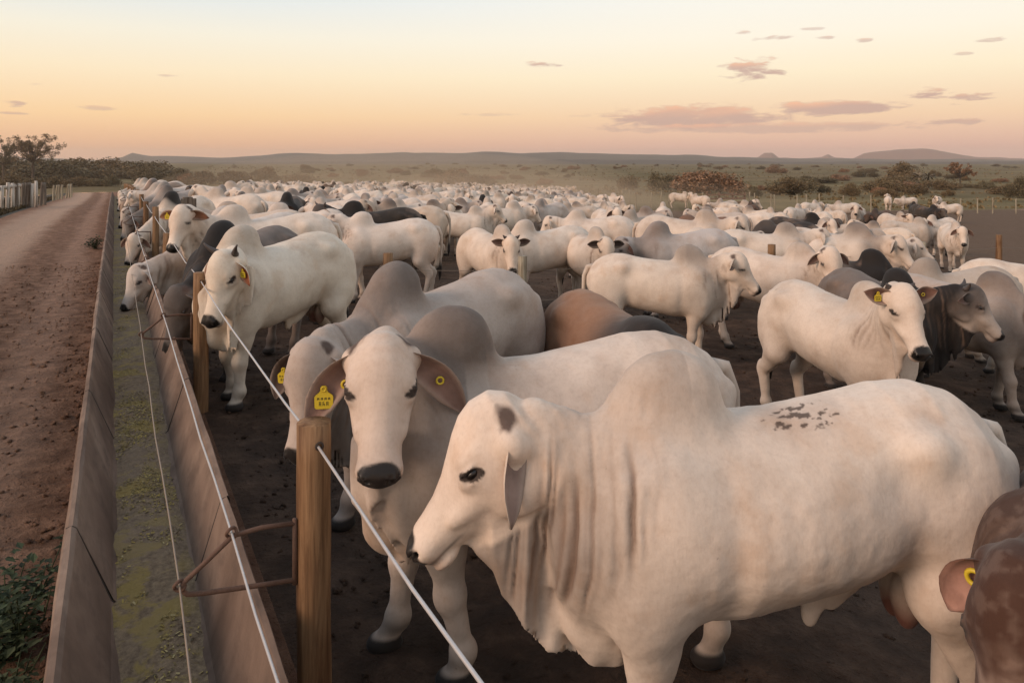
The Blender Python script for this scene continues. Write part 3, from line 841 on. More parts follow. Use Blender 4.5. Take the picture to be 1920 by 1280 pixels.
    for sd in (-1, 1):
        ex = (ph[:, 0] - .158) / (.041 * o['eyes']); ez = (ph[:, 2] - .080 - .34 * (ph[:, 0] - .158)) / (.021 * o['eyes'])
        ring = hw * (ph[:, 1] * sd > .06) * sstep(1.25, .95, ex * ex + ez * ez)
        C = mixc(C, ring, black * .6)
        soft = hw * (ph[:, 1] * sd > .06) * np.exp(-((ph[:, 0] - .165) / .062) ** 2 - ((ph[:, 2] - .072) / .05) ** 2)  # dark skin round the eye, with socket shadow painted into the colour
        C = mixc(C, soft * .38, (.15, .11, .09))
        hb_ = hw * np.exp(-(((ph - np.array((-.055, sd * .085, .125))) / np.array((.046, .050, .040))) ** 2).sum(-1) * (1 + .9 * n3))
        C = mixc(C, np.clip(hb_ * 3.4 - .5, 0, .95) if o['hornl'] == 0 else hb_ * 0, (.095, .062, .05))
    if o['scrotum']:
        C = mixc(C, np.clip(1.6 * ramp_e((-.50, 0, .58), (.08, .10, .085)), 0, 1), (.17, .075, .055))
    if o['sheath']:
        C = mixc(C, ramp_e((-.14, 0, .51), (.04, .05, .03)), (.33, .20, .13))
    if o['mottle'] > 0:
        mt = sstep(.05, .40, fbm(V, 38, 77, 3) + .5 * fbm(V, 5, 71, 2))
        st = sstep(.16, .34, ph[:, 0] + .10 * n2 + .05 * n3 + .5 * ph[:, 1]) * sstep(-.05, .1, ph[:, 2] + .1 * n2)
        mt = np.maximum(mt * .16, hw * st * np.clip(.7 + .8 * n3, 0, 1) * .8)
        C = mixc(C, mt * o['mottle'], (.42, .31, .25))
    if o['dung'] > 0:
        dg = ramp_e((-.06, .08, 1.30), (.17, .10, .06)) * 1.5
        C = mixc(C, np.clip(dg * 1.1, 0, 1) * .30, (.36, .25, .19))
        C = mixc(C, sstep(.62, .74, dg * (.50 + .95 * fbm(V * np.array((.8, 1.6, 1)), 46, 5, 4))) * .85, (.065, .040, .028))
    C = np.clip(C, .005, .9)
    col = [np.concatenate([C, gl[:, None]], 1)]; VV = [V]; QQ = [Q]; TT = []; n0 = len(V)
    # ---- ears: cupped leaves with two skins
    eL, eW = o['ear']
    ns, nw = (14, 9) if h < .022 else (8, 5)
    anchors = {}
    for ki, sd in enumerate((1, -1)):
        root = Hw(.0, sd * .112, .062)
        dr = o['eardroop'][ki]; fw = o['earfwd'][ki]
        lft = hR @ np.array((0, sd, 0)); bk = hR @ np.array((-1.0, 0, 0)); en = o['earn']; fwd = hR @ np.array((en[0], sd * en[1], en[2]))
        dwn = np.array((0, 0, -1.0))
        d0 = lft * .95 + bk * .12 + dwn * dr * .55; d0 /= np.linalg.norm(d0)
        pts = [root - d0 * .055]; d = d0.copy(); st = (eL + .055) / (ns - 1); D = [d.copy()]
        for i in range(ns - 1):
            d = d + (dwn * dr * 1.15 + fwd * fw * .5) * (1.6 / ns) ; d /= np.linalg.norm(d)
            pts.append(pts[-1] + d * st); D.append(d.copy())
        pts = np.array(pts); D = np.array(D)
        fr, bkS = [], []
        for i in range(ns):
            s = i / (ns - 1)
            wd = eW * np.interp(s, (0, .12, .3, .5, .7, .88, 1), (.42, .58, .90, 1.0, .84, .46, .05))
            nrm = fwd - D[i] * (fwd @ D[i]); nrm /= np.linalg.norm(nrm) + 1e-9
            acr = np.cross(nrm, D[i])
            ws = np.linspace(-1, 1, nw)
            cup = np.interp(s, (0, .3, .7, 1), (1.1, .95, .45, .2))
            A = pts[i] + acr * (wd * ws * (1 - .12 * cup * ws ** 2))[:, None] + nrm * (wd * cup * .85 * (ws ** 2))[:, None] + nrm * (.006 * np.sin(s * 9 + ki))
            fr.append(A); bkS.append(A - nrm * (.010 * np.sqrt(np.clip(1 - ws ** 2 * .9, 0, 1)))[:, None])
            if i == int(ns * .55): anchors[sd] = (pts[i] + nrm * .006, nrm, D[i], acr, pts, wd)
        A = np.array(fr).reshape(-1, 3); B = np.array(bkS).reshape(-1, 3)
        q = []
        for i in range(ns - 1):
            for j in range(nw - 1):
                a_ = i * nw + j; q.append((a_, a_ + 1, a_ + nw + 1, a_ + nw)); b_ = a_ + ns * nw
                q.append((b_, b_ + nw, b_ + nw + 1, b_ + 1))
        rim = [i * nw for i in range(ns)] + [(ns - 1) * nw + j for j in range(1, nw)] + [i * nw + nw - 1 for i in range(ns - 2, -1, -1)]
        for a_, b_ in zip(rim[:-1], rim[1:]): q.append((a_, b_, b_ + ns * nw, a_ + ns * nw))
        EV = np.concatenate([A, B]); s_ = np.repeat(np.linspace(0, 1, ns), nw); w_ = np.tile(np.linspace(-1, 1, nw), ns)
        edge = sstep(.55, 1.0, np.abs(w_)); nE = fbm(EV, 26, 9 + ki, 2)
        inn = np.array(o['earin'])[None] * (1 + .35 * nE[:len(A), None])
        inn = inn * (1 - .55 * (sstep(.45, .05, s_))[:, None])
        inn = inn * (1 - .6 * edge[:, None]) + base[None] * .75 * .6 * edge[:, None]
        dk = 1 - .9 * o['facec'] - .8 * min(1, o['dark'])
        bcol = (base * .86 * max(.12, dk) if o['bodyc'] is None else np.array(o['bodyc']))
        out = bcol[None] * (1 + .15 * nE[len(A):, None]) * (1 - .35 * sstep(.8, 1, s_)[:, None])
        ec = np.concatenate([inn, out]); ec = np.concatenate([ec, np.zeros((len(ec), 1))], 1)
        VV.append(EV); QQ.append(np.array(q) + n0); col.append(ec); n0 += len(EV)
    # ---- tail
    sw = o['tailsw']
    mb = MB(); tl = np.array([(-.80, 0, 1.20), (-.875, 0, 1.19), (-.925, .02 * sw, 1.08), (-.935, .10 * sw, .90), (-.92, .16 * sw, .70), (-.91, .20 * sw, .55), (-.905, .2 * sw, .44), (-.90, .2 * sw, .32)])
    mb.tube(tl, (.042, .036, .026, .020, .016, .026, .030, .006), 8)
    tv = mb.v[0]; tcol = np.tile(np.append(base * .85, 0), (len(tv), 1)); tcol[tv[:, 2] < .60, :3] = black * 1.6
    if o['bodyc'] is not None: tcol[:, :3] = np.array(o['bodyc']) * .6
    VV.append(tv); QQ.append(mb.q[0] + n0); TT = mb.t[0] + n0; col.append(tcol); n0 += len(tv)
    VA = np.concatenate(VV)
    if o['blen'] != 1: VA[:, 0] = np.where(VA[:, 0] < .30, .30 + (VA[:, 0] - .30) * o['blen'], VA[:, 0])
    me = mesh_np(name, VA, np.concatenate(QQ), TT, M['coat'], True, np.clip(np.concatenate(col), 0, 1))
    return me, dict(Hw=Hw, hR=hR, hp=hp, HK=HK, anchors=anchors, opt=o)

_eye = None
def eye_mesh():
    global _eye
    if _eye is None:
        n, m = 12, 8; V = []
        for i in range(m + 1):
            for j in range(n):
                th, ph = pi * i / m, 2 * pi * j / n
                V.append((sin(th) * cos(ph) * .023, sin(th) * sin(ph) * .014, cos(th) * .0135))
        q = [(i * n + j, (i + 1) * n + j, (i + 1) * n + (j + 1) % n, i * n + (j + 1) % n) for i in range(m) for j in range(n)]
        _eye = mesh_np('eye', V, q, None, M['eye'])
    return _eye
def frame(origin, x, y, z):
    m = Matrix.Identity(4)
    for i in range(3): m[i][0], m[i][1], m[i][2], m[i][3] = x[i], y[i], z[i], origin[i]
    return m
def flag_tag_mesh():
    """cattle flag tag: narrow neck, wide panel with rounded corners, a few inked digits"""
    ol = [(-.006, .030), (-.011, .024), (-.011, .014), (-.015, .008), (-.026, .000), (-.030, -.006), (-.029, -.040), (-.024, -.045), (.024, -.045), (.029, -.040), (.030, -.006), (.026, .000), (.015, .008), (.011, .014), (.011, .024), (.006, .030)]
    n = len(ol); V = [(x, y, .0015) for x, y in ol] + [(x, y, -.0015) for x, y in ol]
    me = bpy.data.meshes.new('ear_tag')
    f = [tuple(range(n))[::-1], tuple(range(n, 2 * n))] + [(i, (i + 1) % n, (i + 1) % n + n, i + n) for i in range(n)]
    me.from_pydata(V, [], f); me.materials.append(M['yellow']); me.update(); return me
def ring_mesh(r=.013, rr=.0045):
    mb = MB(); a = np.linspace(0, 2 * pi, 17)
    mb.tube(np.stack([np.cos(a) * r, np.sin(a) * r, a * 0 + .004], 1), rr, 6, cap=False)
    return mb.mesh('tag_button', M['yellow'], True)
def ink_mesh():
    mb = MB(); rs = np.random.RandomState(4)
    for row, (y, k, hgt) in enumerate(((-.012, 4, .008), (-.028, 3, .013))):
        for i in range(k):
            x = (i - (k - 1) / 2) * .0115
            mb.box((x - .0035, y - hgt / 2, .0017), (x - .0018, y + hgt / 2, .0021))
            mb.box((x + .0012, y - hgt / 2, .0017), (x + .003, y + hgt / 2 * (1 if rs.rand() > .5 else .1), .0021))
            mb.box((x - .0018, y + hgt / 2 - .0016, .0017), (x + .0012, y + hgt / 2, .0021))
            mb.box((x - .0018, y - .0008, .0017), (x + .0012, y + .0008, .0021))
    return mb.mesh('tag_digits', M['tagink'])
TAGM = {}
def add_tag(root, info, sd, kind, s=1.0, off=(0, 0)):
    if not TAGM: TAGM.update(flag=flag_tag_mesh(), ring=ring_mesh(), ink=ink_mesh())
    c, nrm, d, acr, pts, wd = info['anchors'][sd]
    y = -np.array(d); z = nrm; x = np.cross(y, z); y2 = np.cross(z, x)
    y0 = np.array((0, 0, 1.0)); y0 = y0 - z * (y0 @ z)
    if np.linalg.norm(y0) > .2: y2 = y0 / np.linalg.norm(y0); x = np.cross(y2, z)
    if kind == 'flag':
        o_ = obj('ear_tag', TAGM['flag'], root); o_.matrix_local = frame(c + z * .012 + acr * off[0] + np.array(d) * off[1], x, y2, z) @ Matrix.Scale(s, 4)
        i_ = obj('tag_digits', TAGM['ink'], o_)
        r_ = obj('tag_stud', TAGM['ring'], o_); r_.matrix_local = Matrix.Translation((0, .020, .001)) @ Matrix.Scale(.55, 4)
    else:
        o_ = obj('ear_button', TAGM['ring'], root); o_.matrix_local = frame(c + z * .006 + acr * off[0] + np.array(d) * off[1], x, y2, z) @ Matrix.Scale(s, 4)
def horn_mesh(L):
    mb = MB(); t = np.linspace(0, 1, 8)
    mb.tube(np.stack([t * 0 - .25 * L * t ** 2, L * .55 * t, L * .85 * t - .2 * L * t ** 2], 1), .030 * (1 - .80 * t), 9)
    me = mb.mesh('horn', M['horn'], True); return me
def dress(root, info, parts=True, tags=()):
    o = info['opt']; Hw, hR = info['Hw'], info['hR']
    if parts:
        for sd in (1, -1):
            e = obj('eye', eye_mesh(), root)
            e.matrix_local = frame(Hw(.158, sd * .1195, .080), hR[:, 0], hR[:, 1] * 1.0, hR[:, 2]) @ Matrix.Scale(info['HK'] * o['eyes'], 4)
    if o['hornl'] > 0:
        hm = horn_mesh(o['hornl'])
        for sd in (1, -1):
            e = obj('horn', hm, root)
            e.matrix_local = frame(Hw(-.05, sd * .088, .115), hR[:, 0], hR[:, 1] * sd, hR[:, 2])
    for (sd, kind, s, off) in tags: add_tag(root, info, sd, kind, s, off)

NCOW = [0]
def auto_depth(px, py, ztop=1.5):
    """first depth at which an animal of usual height has its hump on this row of the photograph"""
    Ys = np.arange(2.0, 75, .1); X = (px - CX) / F * Ys
    hz = CAMH - (py - HY) / F * Ys - ground(X, Ys)
    i = np.argwhere(hz < ztop)
    return float(Ys[i[0, 0]]) if len(i) else float(Ys[np.argmin(hz)])
def feeder(pxh, yaw, label, reach=1.0, zh=.64, s=1.0, group=None, tp=.35, **kw):
    """animal with its head down in the trough; pxh = column of the head, the trough fixes the depth"""
    k = (pxh - CX) / F; Y = tp / (k * CT + ST)
    T = np.array((k * Y, Y)); ya = radians(yaw); f = np.array((cos(ya), sin(ya)))
    hx = kw.get('humpx', 0.0)
    b = T - f * (reach + .375) * s
    g = float(ground(*b)); gt = float(ground_pq(0, pq(*T)[1]))
    H = T - f * reach * s; px = CX + F * H[0] / H[1]; py = HY + (CAMH - g - s * (1.2 + .3 * kw.get('hump', 1.0))) * F / H[1]
    kw.setdefault('hpit', 56)
    return place_cow(px, py, float(H[1]), yaw, label, group, hp=(reach + .375, 0, (gt + zh - g) / s), **kw)
def place_cow(px, py, Y, yaw, label, group=None, tags=(), tilt=0.0, cat='cattle', name='zebu_bull', **kw):
    """hump top at photo column px, row py, depth Y; yaw = heading, 0 right, 90 away, 180 left, 270 towards the camera"""
    hump = kw.get('hump', 1.0); hx = kw.get('humpx', 0.0)
    ztop = 1.20 + .30 * hump; xt = .375 + hx
    ya = radians(yaw)
    if Y is None: Y = auto_depth(px, py, ztop)
    X = (px - CX) / F * Y; Zh = CAMH - (py - HY) / F * Y; s = 1.0
    for k in range(6):
        bx, by = X - cos(ya) * xt * s, Y - sin(ya) * xt * s
        s = (Zh - float(ground(bx, by))) / ztop
    legs = kw.get('legs') or [(0, 0), (0, 0), (0, 0), (0, 0)]
    g0 = float(ground(bx, by)); L2 = []
    for (fx, fy), lg in zip(((.5, .135), (.5, -.135), (-.63, .14), (-.63, -.14)), legs):
        wx = bx + s * (cos(ya) * (fx + lg[0]) - sin(ya) * fy); wy = by + s * (sin(ya) * (fx + lg[0]) + cos(ya) * fy)
        L2.append((lg[0], lg[1] + (float(ground(wx, wy)) - g0) / s - .004) + tuple(lg[2:]))
    kw['legs'] = L2
    pxm = F / Y * s * 1024 / 1920
    if 'h' not in kw: kw['h'] = float(np.clip(2.3 / pxm, .009, .034))
    kw.setdefault('seed', NCOW[0]); NCOW[0] += 1
    me, info = cow_mesh(name, **kw)
    o = obj(name, me, None, (bx, by, g0), (0, 0, ya)); o.scale = (s, s, s)
    tag(o, label, cat, group)
    dress(o, info, pxm > 45, tags)
    print('cow %-60s size %.2f h %.3f verts %d t %.0f' % (label[:60], s, kw['h'], len(me.vertices), time.time() - T0))
    return o, info

# ------------------------------------------------------------------ setting: pen, road, verge, pasture, hills
def grid(p0, p1, q0, q1, dp_fn, dq_fn):
    def line(a, b, fn):
        L = [a]
        while L[-1] < b - 1e-6:
            L.append(min(b, L[-1] + fn(L[-1])))
        if len(L) > 2 and L[-1] - L[-2] < .3 * (L[-2] - L[-3]): L.pop(-2)
        return np.array(L)
    return line(p0, p1, dp_fn), line(q0, q1, dq_fn)
def sheet(name, P, Q, mat, relief=None, dz=0.0):
    PP, QQ = np.meshgrid(P, Q, indexing='ij')
    p, q = PP.ravel(), QQ.ravel()
    z = ground_pq(p, q) + dz
    if relief is not None: z = z + relief(p, q)
    V = np.stack([p, q, z], -1)
    n, m = len(P), len(Q)
    i = (np.arange(n - 1)[:, None] * m + np.arange(m - 1)[None]).ravel()
    quads = np.stack([i, i + m, i + m + 1, i + 1], 1)
    o = obj(name, mesh_np(name, V, quads, None, mat), None, (P0 * CT, P0 * ST, 0), (0, 0, TH))
    return tag(o, kind='structure')
# object axes of the sheets: X = p (into the pen), Y = q (along the trough)
def n2(p, q, f, s, o=3): return fbm(np.stack([p, q, np.zeros_like(p)], -1), f, s, o)
PEN_Q = 44.5
near = lambda a: (lambda v: .045 if abs(v) < a else min(6.0, .045 + (abs(v) - a) * .045))
P, Q = grid(0.02, 130, -3, PEN_Q, near(5), near(7))
sheet('pen_ground', P, Q, M['dirt'], lambda p, q: (.030 * n2(p, q, 1.1, 1) + .040 * n2(p, q, 5.0, 2, 3) * np.exp(-np.hypot(p, q - 3) / 16)) * sstep(0.0, .4, p))
P, Q = grid(-4.3, 0.02, -3, 78, lambda v: .05 if v > -2.5 else .09, lambda v: .05 if v < 9 else min(1.5, .05 + (v - 9) * .03))
ROADP = P
sheet('dirt_road', P, Q, M['road'], lambda p, q: (.020 * n2(p, q, 1.2, 11) +   .032 * n2(p, q, 6.0, 12, 4) * np.exp(-np.maximum(q - 2, 0) / 14)
      - .035 * np.exp(-((p + 3.1) / .35) ** 2) - .03 * np.exp(-((p + 1.6) / .3) ** 2)) * sstep(0.0, -.25, p) * sstep(-4.3, -4.0, p))
P, Q = grid(-30, -4.3, -3, 78, lambda v: .35, lambda v: .25 if v < 20 else .6)
sheet('verge', P, Q, M['verge'], lambda p, q: .05 * n2(p, q, .7, 21) * sstep(-4.3, -5, p))
gp = lambda v: max(2.0, abs(v - 20) * .08)
P, Q = grid(-3500, 3500, PEN_Q, 4500, gp, lambda v: max(1.5, (v - PEN_Q) * .07))
# far pasture: in front of it lie pen, road and verge
def pasture(name, p0, p1, q0, q1):
    P, Q = grid(p0, p1, q0, q1, gp, lambda v: max(1.5, abs(v - 40) * .07))
    return sheet(name, P, Q, M['grass'], lambda p, q: .12 * n2(p, q, .15, 31) * sstep(0, 8, np.maximum.reduce([p0 - p + 1e-3, np.zeros_like(p)]) + 8))
def pasture_part(p0, p1, q0, q1):
    P, Q = grid(p0, p1, q0, q1, gp, lambda v: max(1.5, abs(v - 40) * .07)); return P, Q
mbV, mbQ, cnt = [], [], 0
for (p0, p1, q0, q1) in ((0.02, 130, PEN_Q, 78), (-30, 130, 78, 4500), (130, 3500, -60, 4500), (-3500, -30, -60, 4500)):
    P, Q = pasture_part(p0, p1, q0, q1)
    PP, QQ = np.meshgrid(P, Q, indexing='ij'); p, q = PP.ravel(), QQ.ravel()
    m = len(Q); i = (np.arange(len(P) - 1)[:, None] * m + np.arange(m - 1)[None]).ravel() + cnt
    mbV.append(np.stack([p, q, ground_pq(p, q)], -1)); mbQ.append(np.stack([i, i + m, i + m + 1, i + 1], 1)); cnt += len(p)
o = obj('pasture', mesh_np('pasture', np.concatenate(mbV), np.concatenate(mbQ), None, M['grass']), None, (P0 * CT, P0 * ST, 0), (0, 0, TH))
tag(o, kind='structure')

# hills on the horizon: a long low ridge with real depth
def ridge(name, prof, Y, depth, mat, base=-8.0, seed=0):
    xs = np.linspace(prof[0][0], prof[-1][0], 160); ys = np.interp(xs, [a for a, b in prof], [b for a, b in prof])
    ys = np.where(ys < 300, 300 - (300 - ys) * 1.3, ys)
    ys = ys - 1.8 * fbm(np.stack([xs * .02, xs * 0, xs * 0], -1), 1.0, seed, 4)
    H = CAMH + (HY - ys) / F * Y
    ks = np.linspace(-1, 1, 17); V = []
    for k in ks:
        f = np.cos(k * pi / 2) ** 1.2
        z = base + (H - base) * f * (1 + .10 * fbm(np.stack([xs * .03, xs * 0 + k * 3, xs * 0], -1), 1.0, seed + 3, 3) * (abs(k) > .01))
        V.append(np.stack([(xs - CX) / F * (Y + k * depth), np.full_like(xs, Y + k * depth), z], -1))
    V = np.concatenate(V); m = len(xs)
    i = (np.arange(len(ks) - 1)[:, None] * m + np.arange(m - 1)[None]).ravel()
    o = obj(name, mesh_np(name, V, np.stack([i, i + 1, i + m + 1, i + m], 1), None, mat))
    return tag(o, kind='structure')
ridge('hills', [(-500, 294), (-100, 296), (100, 297), (180, 300), (225, 297), (250, 289), (275, 294), (320, 294), (420, 297), (520, 291), (560, 290), (640, 292), (760, 289), (860, 291),
      (910, 287), (960, 290), (1100, 290), (1200, 292), (1330, 294), (1420, 297), (1560, 298), (1700, 299), (1920, 300), (2400, 299)], 2300, 380, M['hill'], -10, 1)
ridge('hills', [(-500, 306), (0, 304), (200, 306), (500, 304), (800, 302), (1100, 300), (1250, 301), (1500, 303), (1800, 303), (2400, 304)], 1300, 300, M['hill'], -10, 5)
ridge('hills', [(1380, 301), (1420, 297), (1432, 290), (1448, 290), (1460, 297), (1500, 298), (1540, 296), (1552, 292), (1565, 296), (1600, 297), (1620, 290), (1680, 285), (1740, 284), (1790, 290), (1830, 296), (1900, 297), (1990, 301)], 3000, 200, M['mesa'], -10, 9)

# ------------------------------------------------------------------ feed trough of precast lengths, its feed
def pqz(p, q, z): x, y = xy(p, q); return np.array((x, y, z))
TROUGH_OFF = -P0
def zc(q): return float(ground_pq(0.0, q))
# section measured across the trough (p from the camera line) and up from the apron
SEC = [(-.195, .0), (-.178, .512), (-.170, .533), (-.150, .540), (-.136, .524), (-.008, .200), (.030, .150), (.275, .150), (.318, .195), (.418, .508), (.426, .528), (.445, .532), (.456, .512), (.465, .0)]
SEGL = 2.02
trough = empty('feed_trough', pqz(.1 - P0, 0, 0), TH)
tag(trough, 'long concrete feed trough of joined lengths running along the road', 'trough')
tinv = None
rs = np.random.RandomState(5)
q = -2.55
k = 0
while q < 60:
    L = SEGL - .004
    sec = np.array(SEC) + rs.normal(0, .0012, (len(SEC), 2)); sec[0, 1] = sec[-1, 1] = 0
    sec += np.array((rs.normal(0, .0018), rs.normal(0, .0012)))
    nq = 9 if q < 14 else 3; V = []
    for i in range(nq):
        t = i / (nq - 1); qq = q + L * t
        w_ = rs.normal(0, .0012, (len(sec), 2)) if nq > 3 else 0
        s2 = sec + w_; z0 = zc(qq)
        V.append(np.stack([s2[:, 0] - .1, np.full(len(sec), qq), s2[:, 1] + z0 - .03 * (s2[:, 1] == 0)], -1))
    n = len(sec); V = np.concatenate(V); quads = []
    for i in range(nq - 1):
        for j in range(n - 1): quads.append((i * n + j, i * n + j + 1, (i + 1) * n + j + 1, (i + 1) * n + j))
    me = mesh_np('trough_length', V, quads, None, M['concrete'], False)
    o = obj('trough_length', me, trough)
    # end faces under the inner surface
    mb = MB()
    s2 = sec.copy(); s2[:, 1] -= .006
    for a in range(n - 1): pass
    jb = MB(); r = []
    inner = [(x, z) for x, z in sec[2:12]]
    pts = np.array([(x - .1, q + L + .002, z + zc(q + L) - .002) for x, z in inner])
    jb.tube(pts, .0048, 6)
    obj('trough_joint', jb.mesh('trough_joint', M['joint'], True), trough)
    q += SEGL; k += 1
# feed: an uneven bed of silage along the trough floor
qs = np.concatenate([np.arange(-2.5, 9, .035), np.arange(9, 59, .25)]); ps = np.linspace(-.030, .340, 21)
PP, QQ = np.meshgrid(ps, qs, indexing='ij'); p, q_ = PP.ravel(), QQ.ravel()
sec = np.array(SEC); fl_ = np.interp(p, sec[:, 0], sec[:, 1])
hgt = .150 + .040 + .028 * n2(p, q_, 2.0, 41) + .016 * n2(p, q_, 9, 42) + .05 * sstep(5, 9, q_) - .012 * (np.abs(p - .155) / .17) ** 2
V = np.stack([p - .1, q_, hgt + ground_pq(p * 0, q_)], -1); m = len(qs)
i = (np.arange(len(ps) - 1)[:, None] * m + np.arange(m - 1)[None]).ravel()
o = obj('silage', mesh_np('silage', V, np.stack([i, i + m, i + m + 1, i + 1], 1), None, M['feed']), None, trough.location, trough.rotation_euler)
tag(o, 'chopped yellow brown silage lying along the trough floor', 'feed', None, 'stuff')
def flakes():
    mb = MB(); rs = np.random.RandomState(8)
    V, Qd = [], []
    for i in range(20000):
        qq = -2.0 + rs.rand() ** 1.5 * 16
        cl = n2(np.array([0.0]), np.array([qq]), 2.2, 51)[0]
        pp = .11 + .10 * cl + rs.normal(0, .085)
        if pp < -.005 or pp > .31: continue
        if n2(np.array([pp]), np.array([qq]), 4.5, 53)[0] < -.10 + .25 * rs.rand(): continue
        z = .150 + .040 + .028 * n2(np.array([pp]), np.array([qq]), 2.0, 41)[0] + .016 * n2(np.array([pp]), np.array([qq]), 9, 42)[0] + .05 * sstep(5, 9, qq) - .012 * (abs(pp - .155) / .17) ** 2
        a = rs.rand() * 6.28; l = .003 + .0075 * rs.rand() ** 1.5; wd = .0015 + .0028 * rs.rand(); tl = rs.normal(0, .35)
        ux = np.array((cos(a), sin(a), tl * .6)) * l; uy = np.array((-sin(a), cos(a), rs.normal(0, .3))) * wd
        c = np.array((pp - .1, qq, z + .005 + zc(qq)))
        V += [c - ux - uy, c + ux - uy, c + ux + uy, c - ux + uy]; b = len(V) - 4; Qd.append((b, b + 1, b + 2, b + 3))
    return mesh_np('silage_flakes', np.array(V), np.array(Qd), None, M['flake'], False)
mf, tf, bf = new_mat('silage_flakes')
gf = tf.new('ShaderNodeNewGeometry')
tf.link(tf.ramp(gf.outputs['Random Per Island'], [(0, (.08, .058, .03)), (.4, (.24, .175, .05)), (.8, (.38, .27, .06)), (1, (.42, .33, .16))]), bf.inputs['Base Color']); bf.inputs['Roughness'].default_value = .8
M['flake'] = mf
o = obj('silage_flakes', flakes(), None, trough.location, trough.rotation_euler)
tag(o, 'loose yellow maize flakes scattered on the silage in the trough', 'feed', None, 'stuff')

# ------------------------------------------------------------------ posts, brackets, wires along the trough
def post_mesh(r, hgt, seed, square=False, n=18):
    rs = np.random.RandomState(seed); mb = MB(); K = 12
    z = np.linspace(-.25, hgt, K); bend = rs.normal(0, .012, 2)
    pts = np.stack([bend[0] * np.sin(z * 2), bend[1] * np.sin(z * 2.3), z], -1)
    mb.tube(pts, r * (1 + .04 * np.sin(z * 3 + seed)) * np.linspace(1.05, .97, K), n, True, .05, rs)
    return mb.mesh('fence_post', M['post'], True)
def bracket_mesh(r):
    """bent rod: along the post, out to the first ring, down to the second and back"""
    mb = MB(); R_ = .0085
    a = (-r - .012, 0, .785); b = (-.27, 0, .79); c = (-.42, 0, .675); d = (-r - .012, 0, .590)
    mb.tube([(-r - .012, 0, .80), (-r - .012, 0, .70), (-r - .012, 0, .575)], R_, 8)
    mb.tube([a, (-.18, 0, .795), b, (-.34, 0, .735), (-.40, 0, .69), c, (-.428, 0, .655), (-.41, 0, .635), (-.36, 0, .625), (-.2, 0, .605), d], R_, 8)
    for (x, z) in ((-.275, .800), (-.432, .668)):
        t = np.linspace(0, 2 * pi, 13); mb.tube(np.stack([x + .016 * np.cos(t), .006 * np.sin(2 * t), z + .016 * np.sin(t)], -1), .006, 6, False)
    return mb.mesh('wire_bracket', M['rust'], True)
POSTQ = [2.59 + 3.88 * i for i in range(-1, 15)]
POST_LBL = {1: 'round wooden fence post nearest the camera beside the profile bull, bracket at mid height', 2: 'round wooden post in front of the white bull with a horn', 3: 'round wooden post close behind the head of the horned white bull'}
posts = []
for i, q in enumerate(POSTQ):
    x, y = xy(0, q); z = zc(q)
    r = .058; hgt = 1.12
    if i == 3: hgt, r = 1.10, .055
    if i == 4: hgt, r = 1.22, .055
    o = obj('fence_post', post_mesh(r, hgt, 60 + i), None, (x, y, z), (0, 0, TH))
    tag(o, POST_LBL.get(i, 'weathered round post in the trough fence beyond the feeding heads'), 'post', 'posts along the trough fence')
    if i == 0: o['label'] = 'round post of the trough fence at the very bottom edge'
    if i < 9:
        b = obj('wire_bracket', bracket_mesh(r), o); tag(b, None)
        h_ = MB(); t = np.linspace(0, 2 * pi, 11)
        h_.tube(np.stack([.012 * np.cos(t), np.full(11, -r - .001), 1.055 + .012 * np.sin(t)], -1), .004, 5, False)
        obj('wire_hole', h_.mesh('wire_hole', M['joint'], True), o)
    posts.append((q, z))
o = obj('fence_post', MB().mesh if False else (lambda mb: (mb.box((-.055, -.06, -.3), (.055, .06, 1.62)), mb.box((-.10, -.065, 1.42), (.10, -.061, 1.60)), mb.mesh('fence_post', M['greywood']))[-1])(MB()), None, at(352, 10.2) + Vector((0, 0, -.08)), (0, 0, TH + .1))
tag(o, 'square grey timber post with a plank cap among the feeding bulls', 'post')
rs_w = np.random.RandomState(17)
def wire(name, pz, r, mat, lbl, sag=.012):
    mb = MB(); pts = []
    for (q0, z0), (q1, z1) in zip(posts[:-1], posts[1:]):
        for t in np.linspace(0, 1, 9)[:-1]:
            q = q0 + (q1 - q0) * t
            jx, jz = rs_w.normal(0, .0022, 2) * (0 < t)
            pts.append(pqz(pz[0] - P0 + jx, q, jz + z0 + (z1 - z0) * t + pz[1] - sag * 4 * t * (1 - t)))
    mb.tube(np.array(pts), r, 6)
    o = obj(name, mb.mesh(name, mat, True)); tag(o, lbl, 'wire'); return o
wire('fence_wire', (P0 - .004, 1.055), .0052, M['wire'], 'bright twisted wire cable running through the tops of the trough posts', .022)
wire('fence_wire', (P0 - .275, .80), .0042, M['wire'], 'bright wire above the inner rim of the trough through the bracket rings', .012)
wire('fence_wire', (P0 - .432, .668), .0032, M['dullwire'], 'thin tan wire over the middle of the trough', .012)

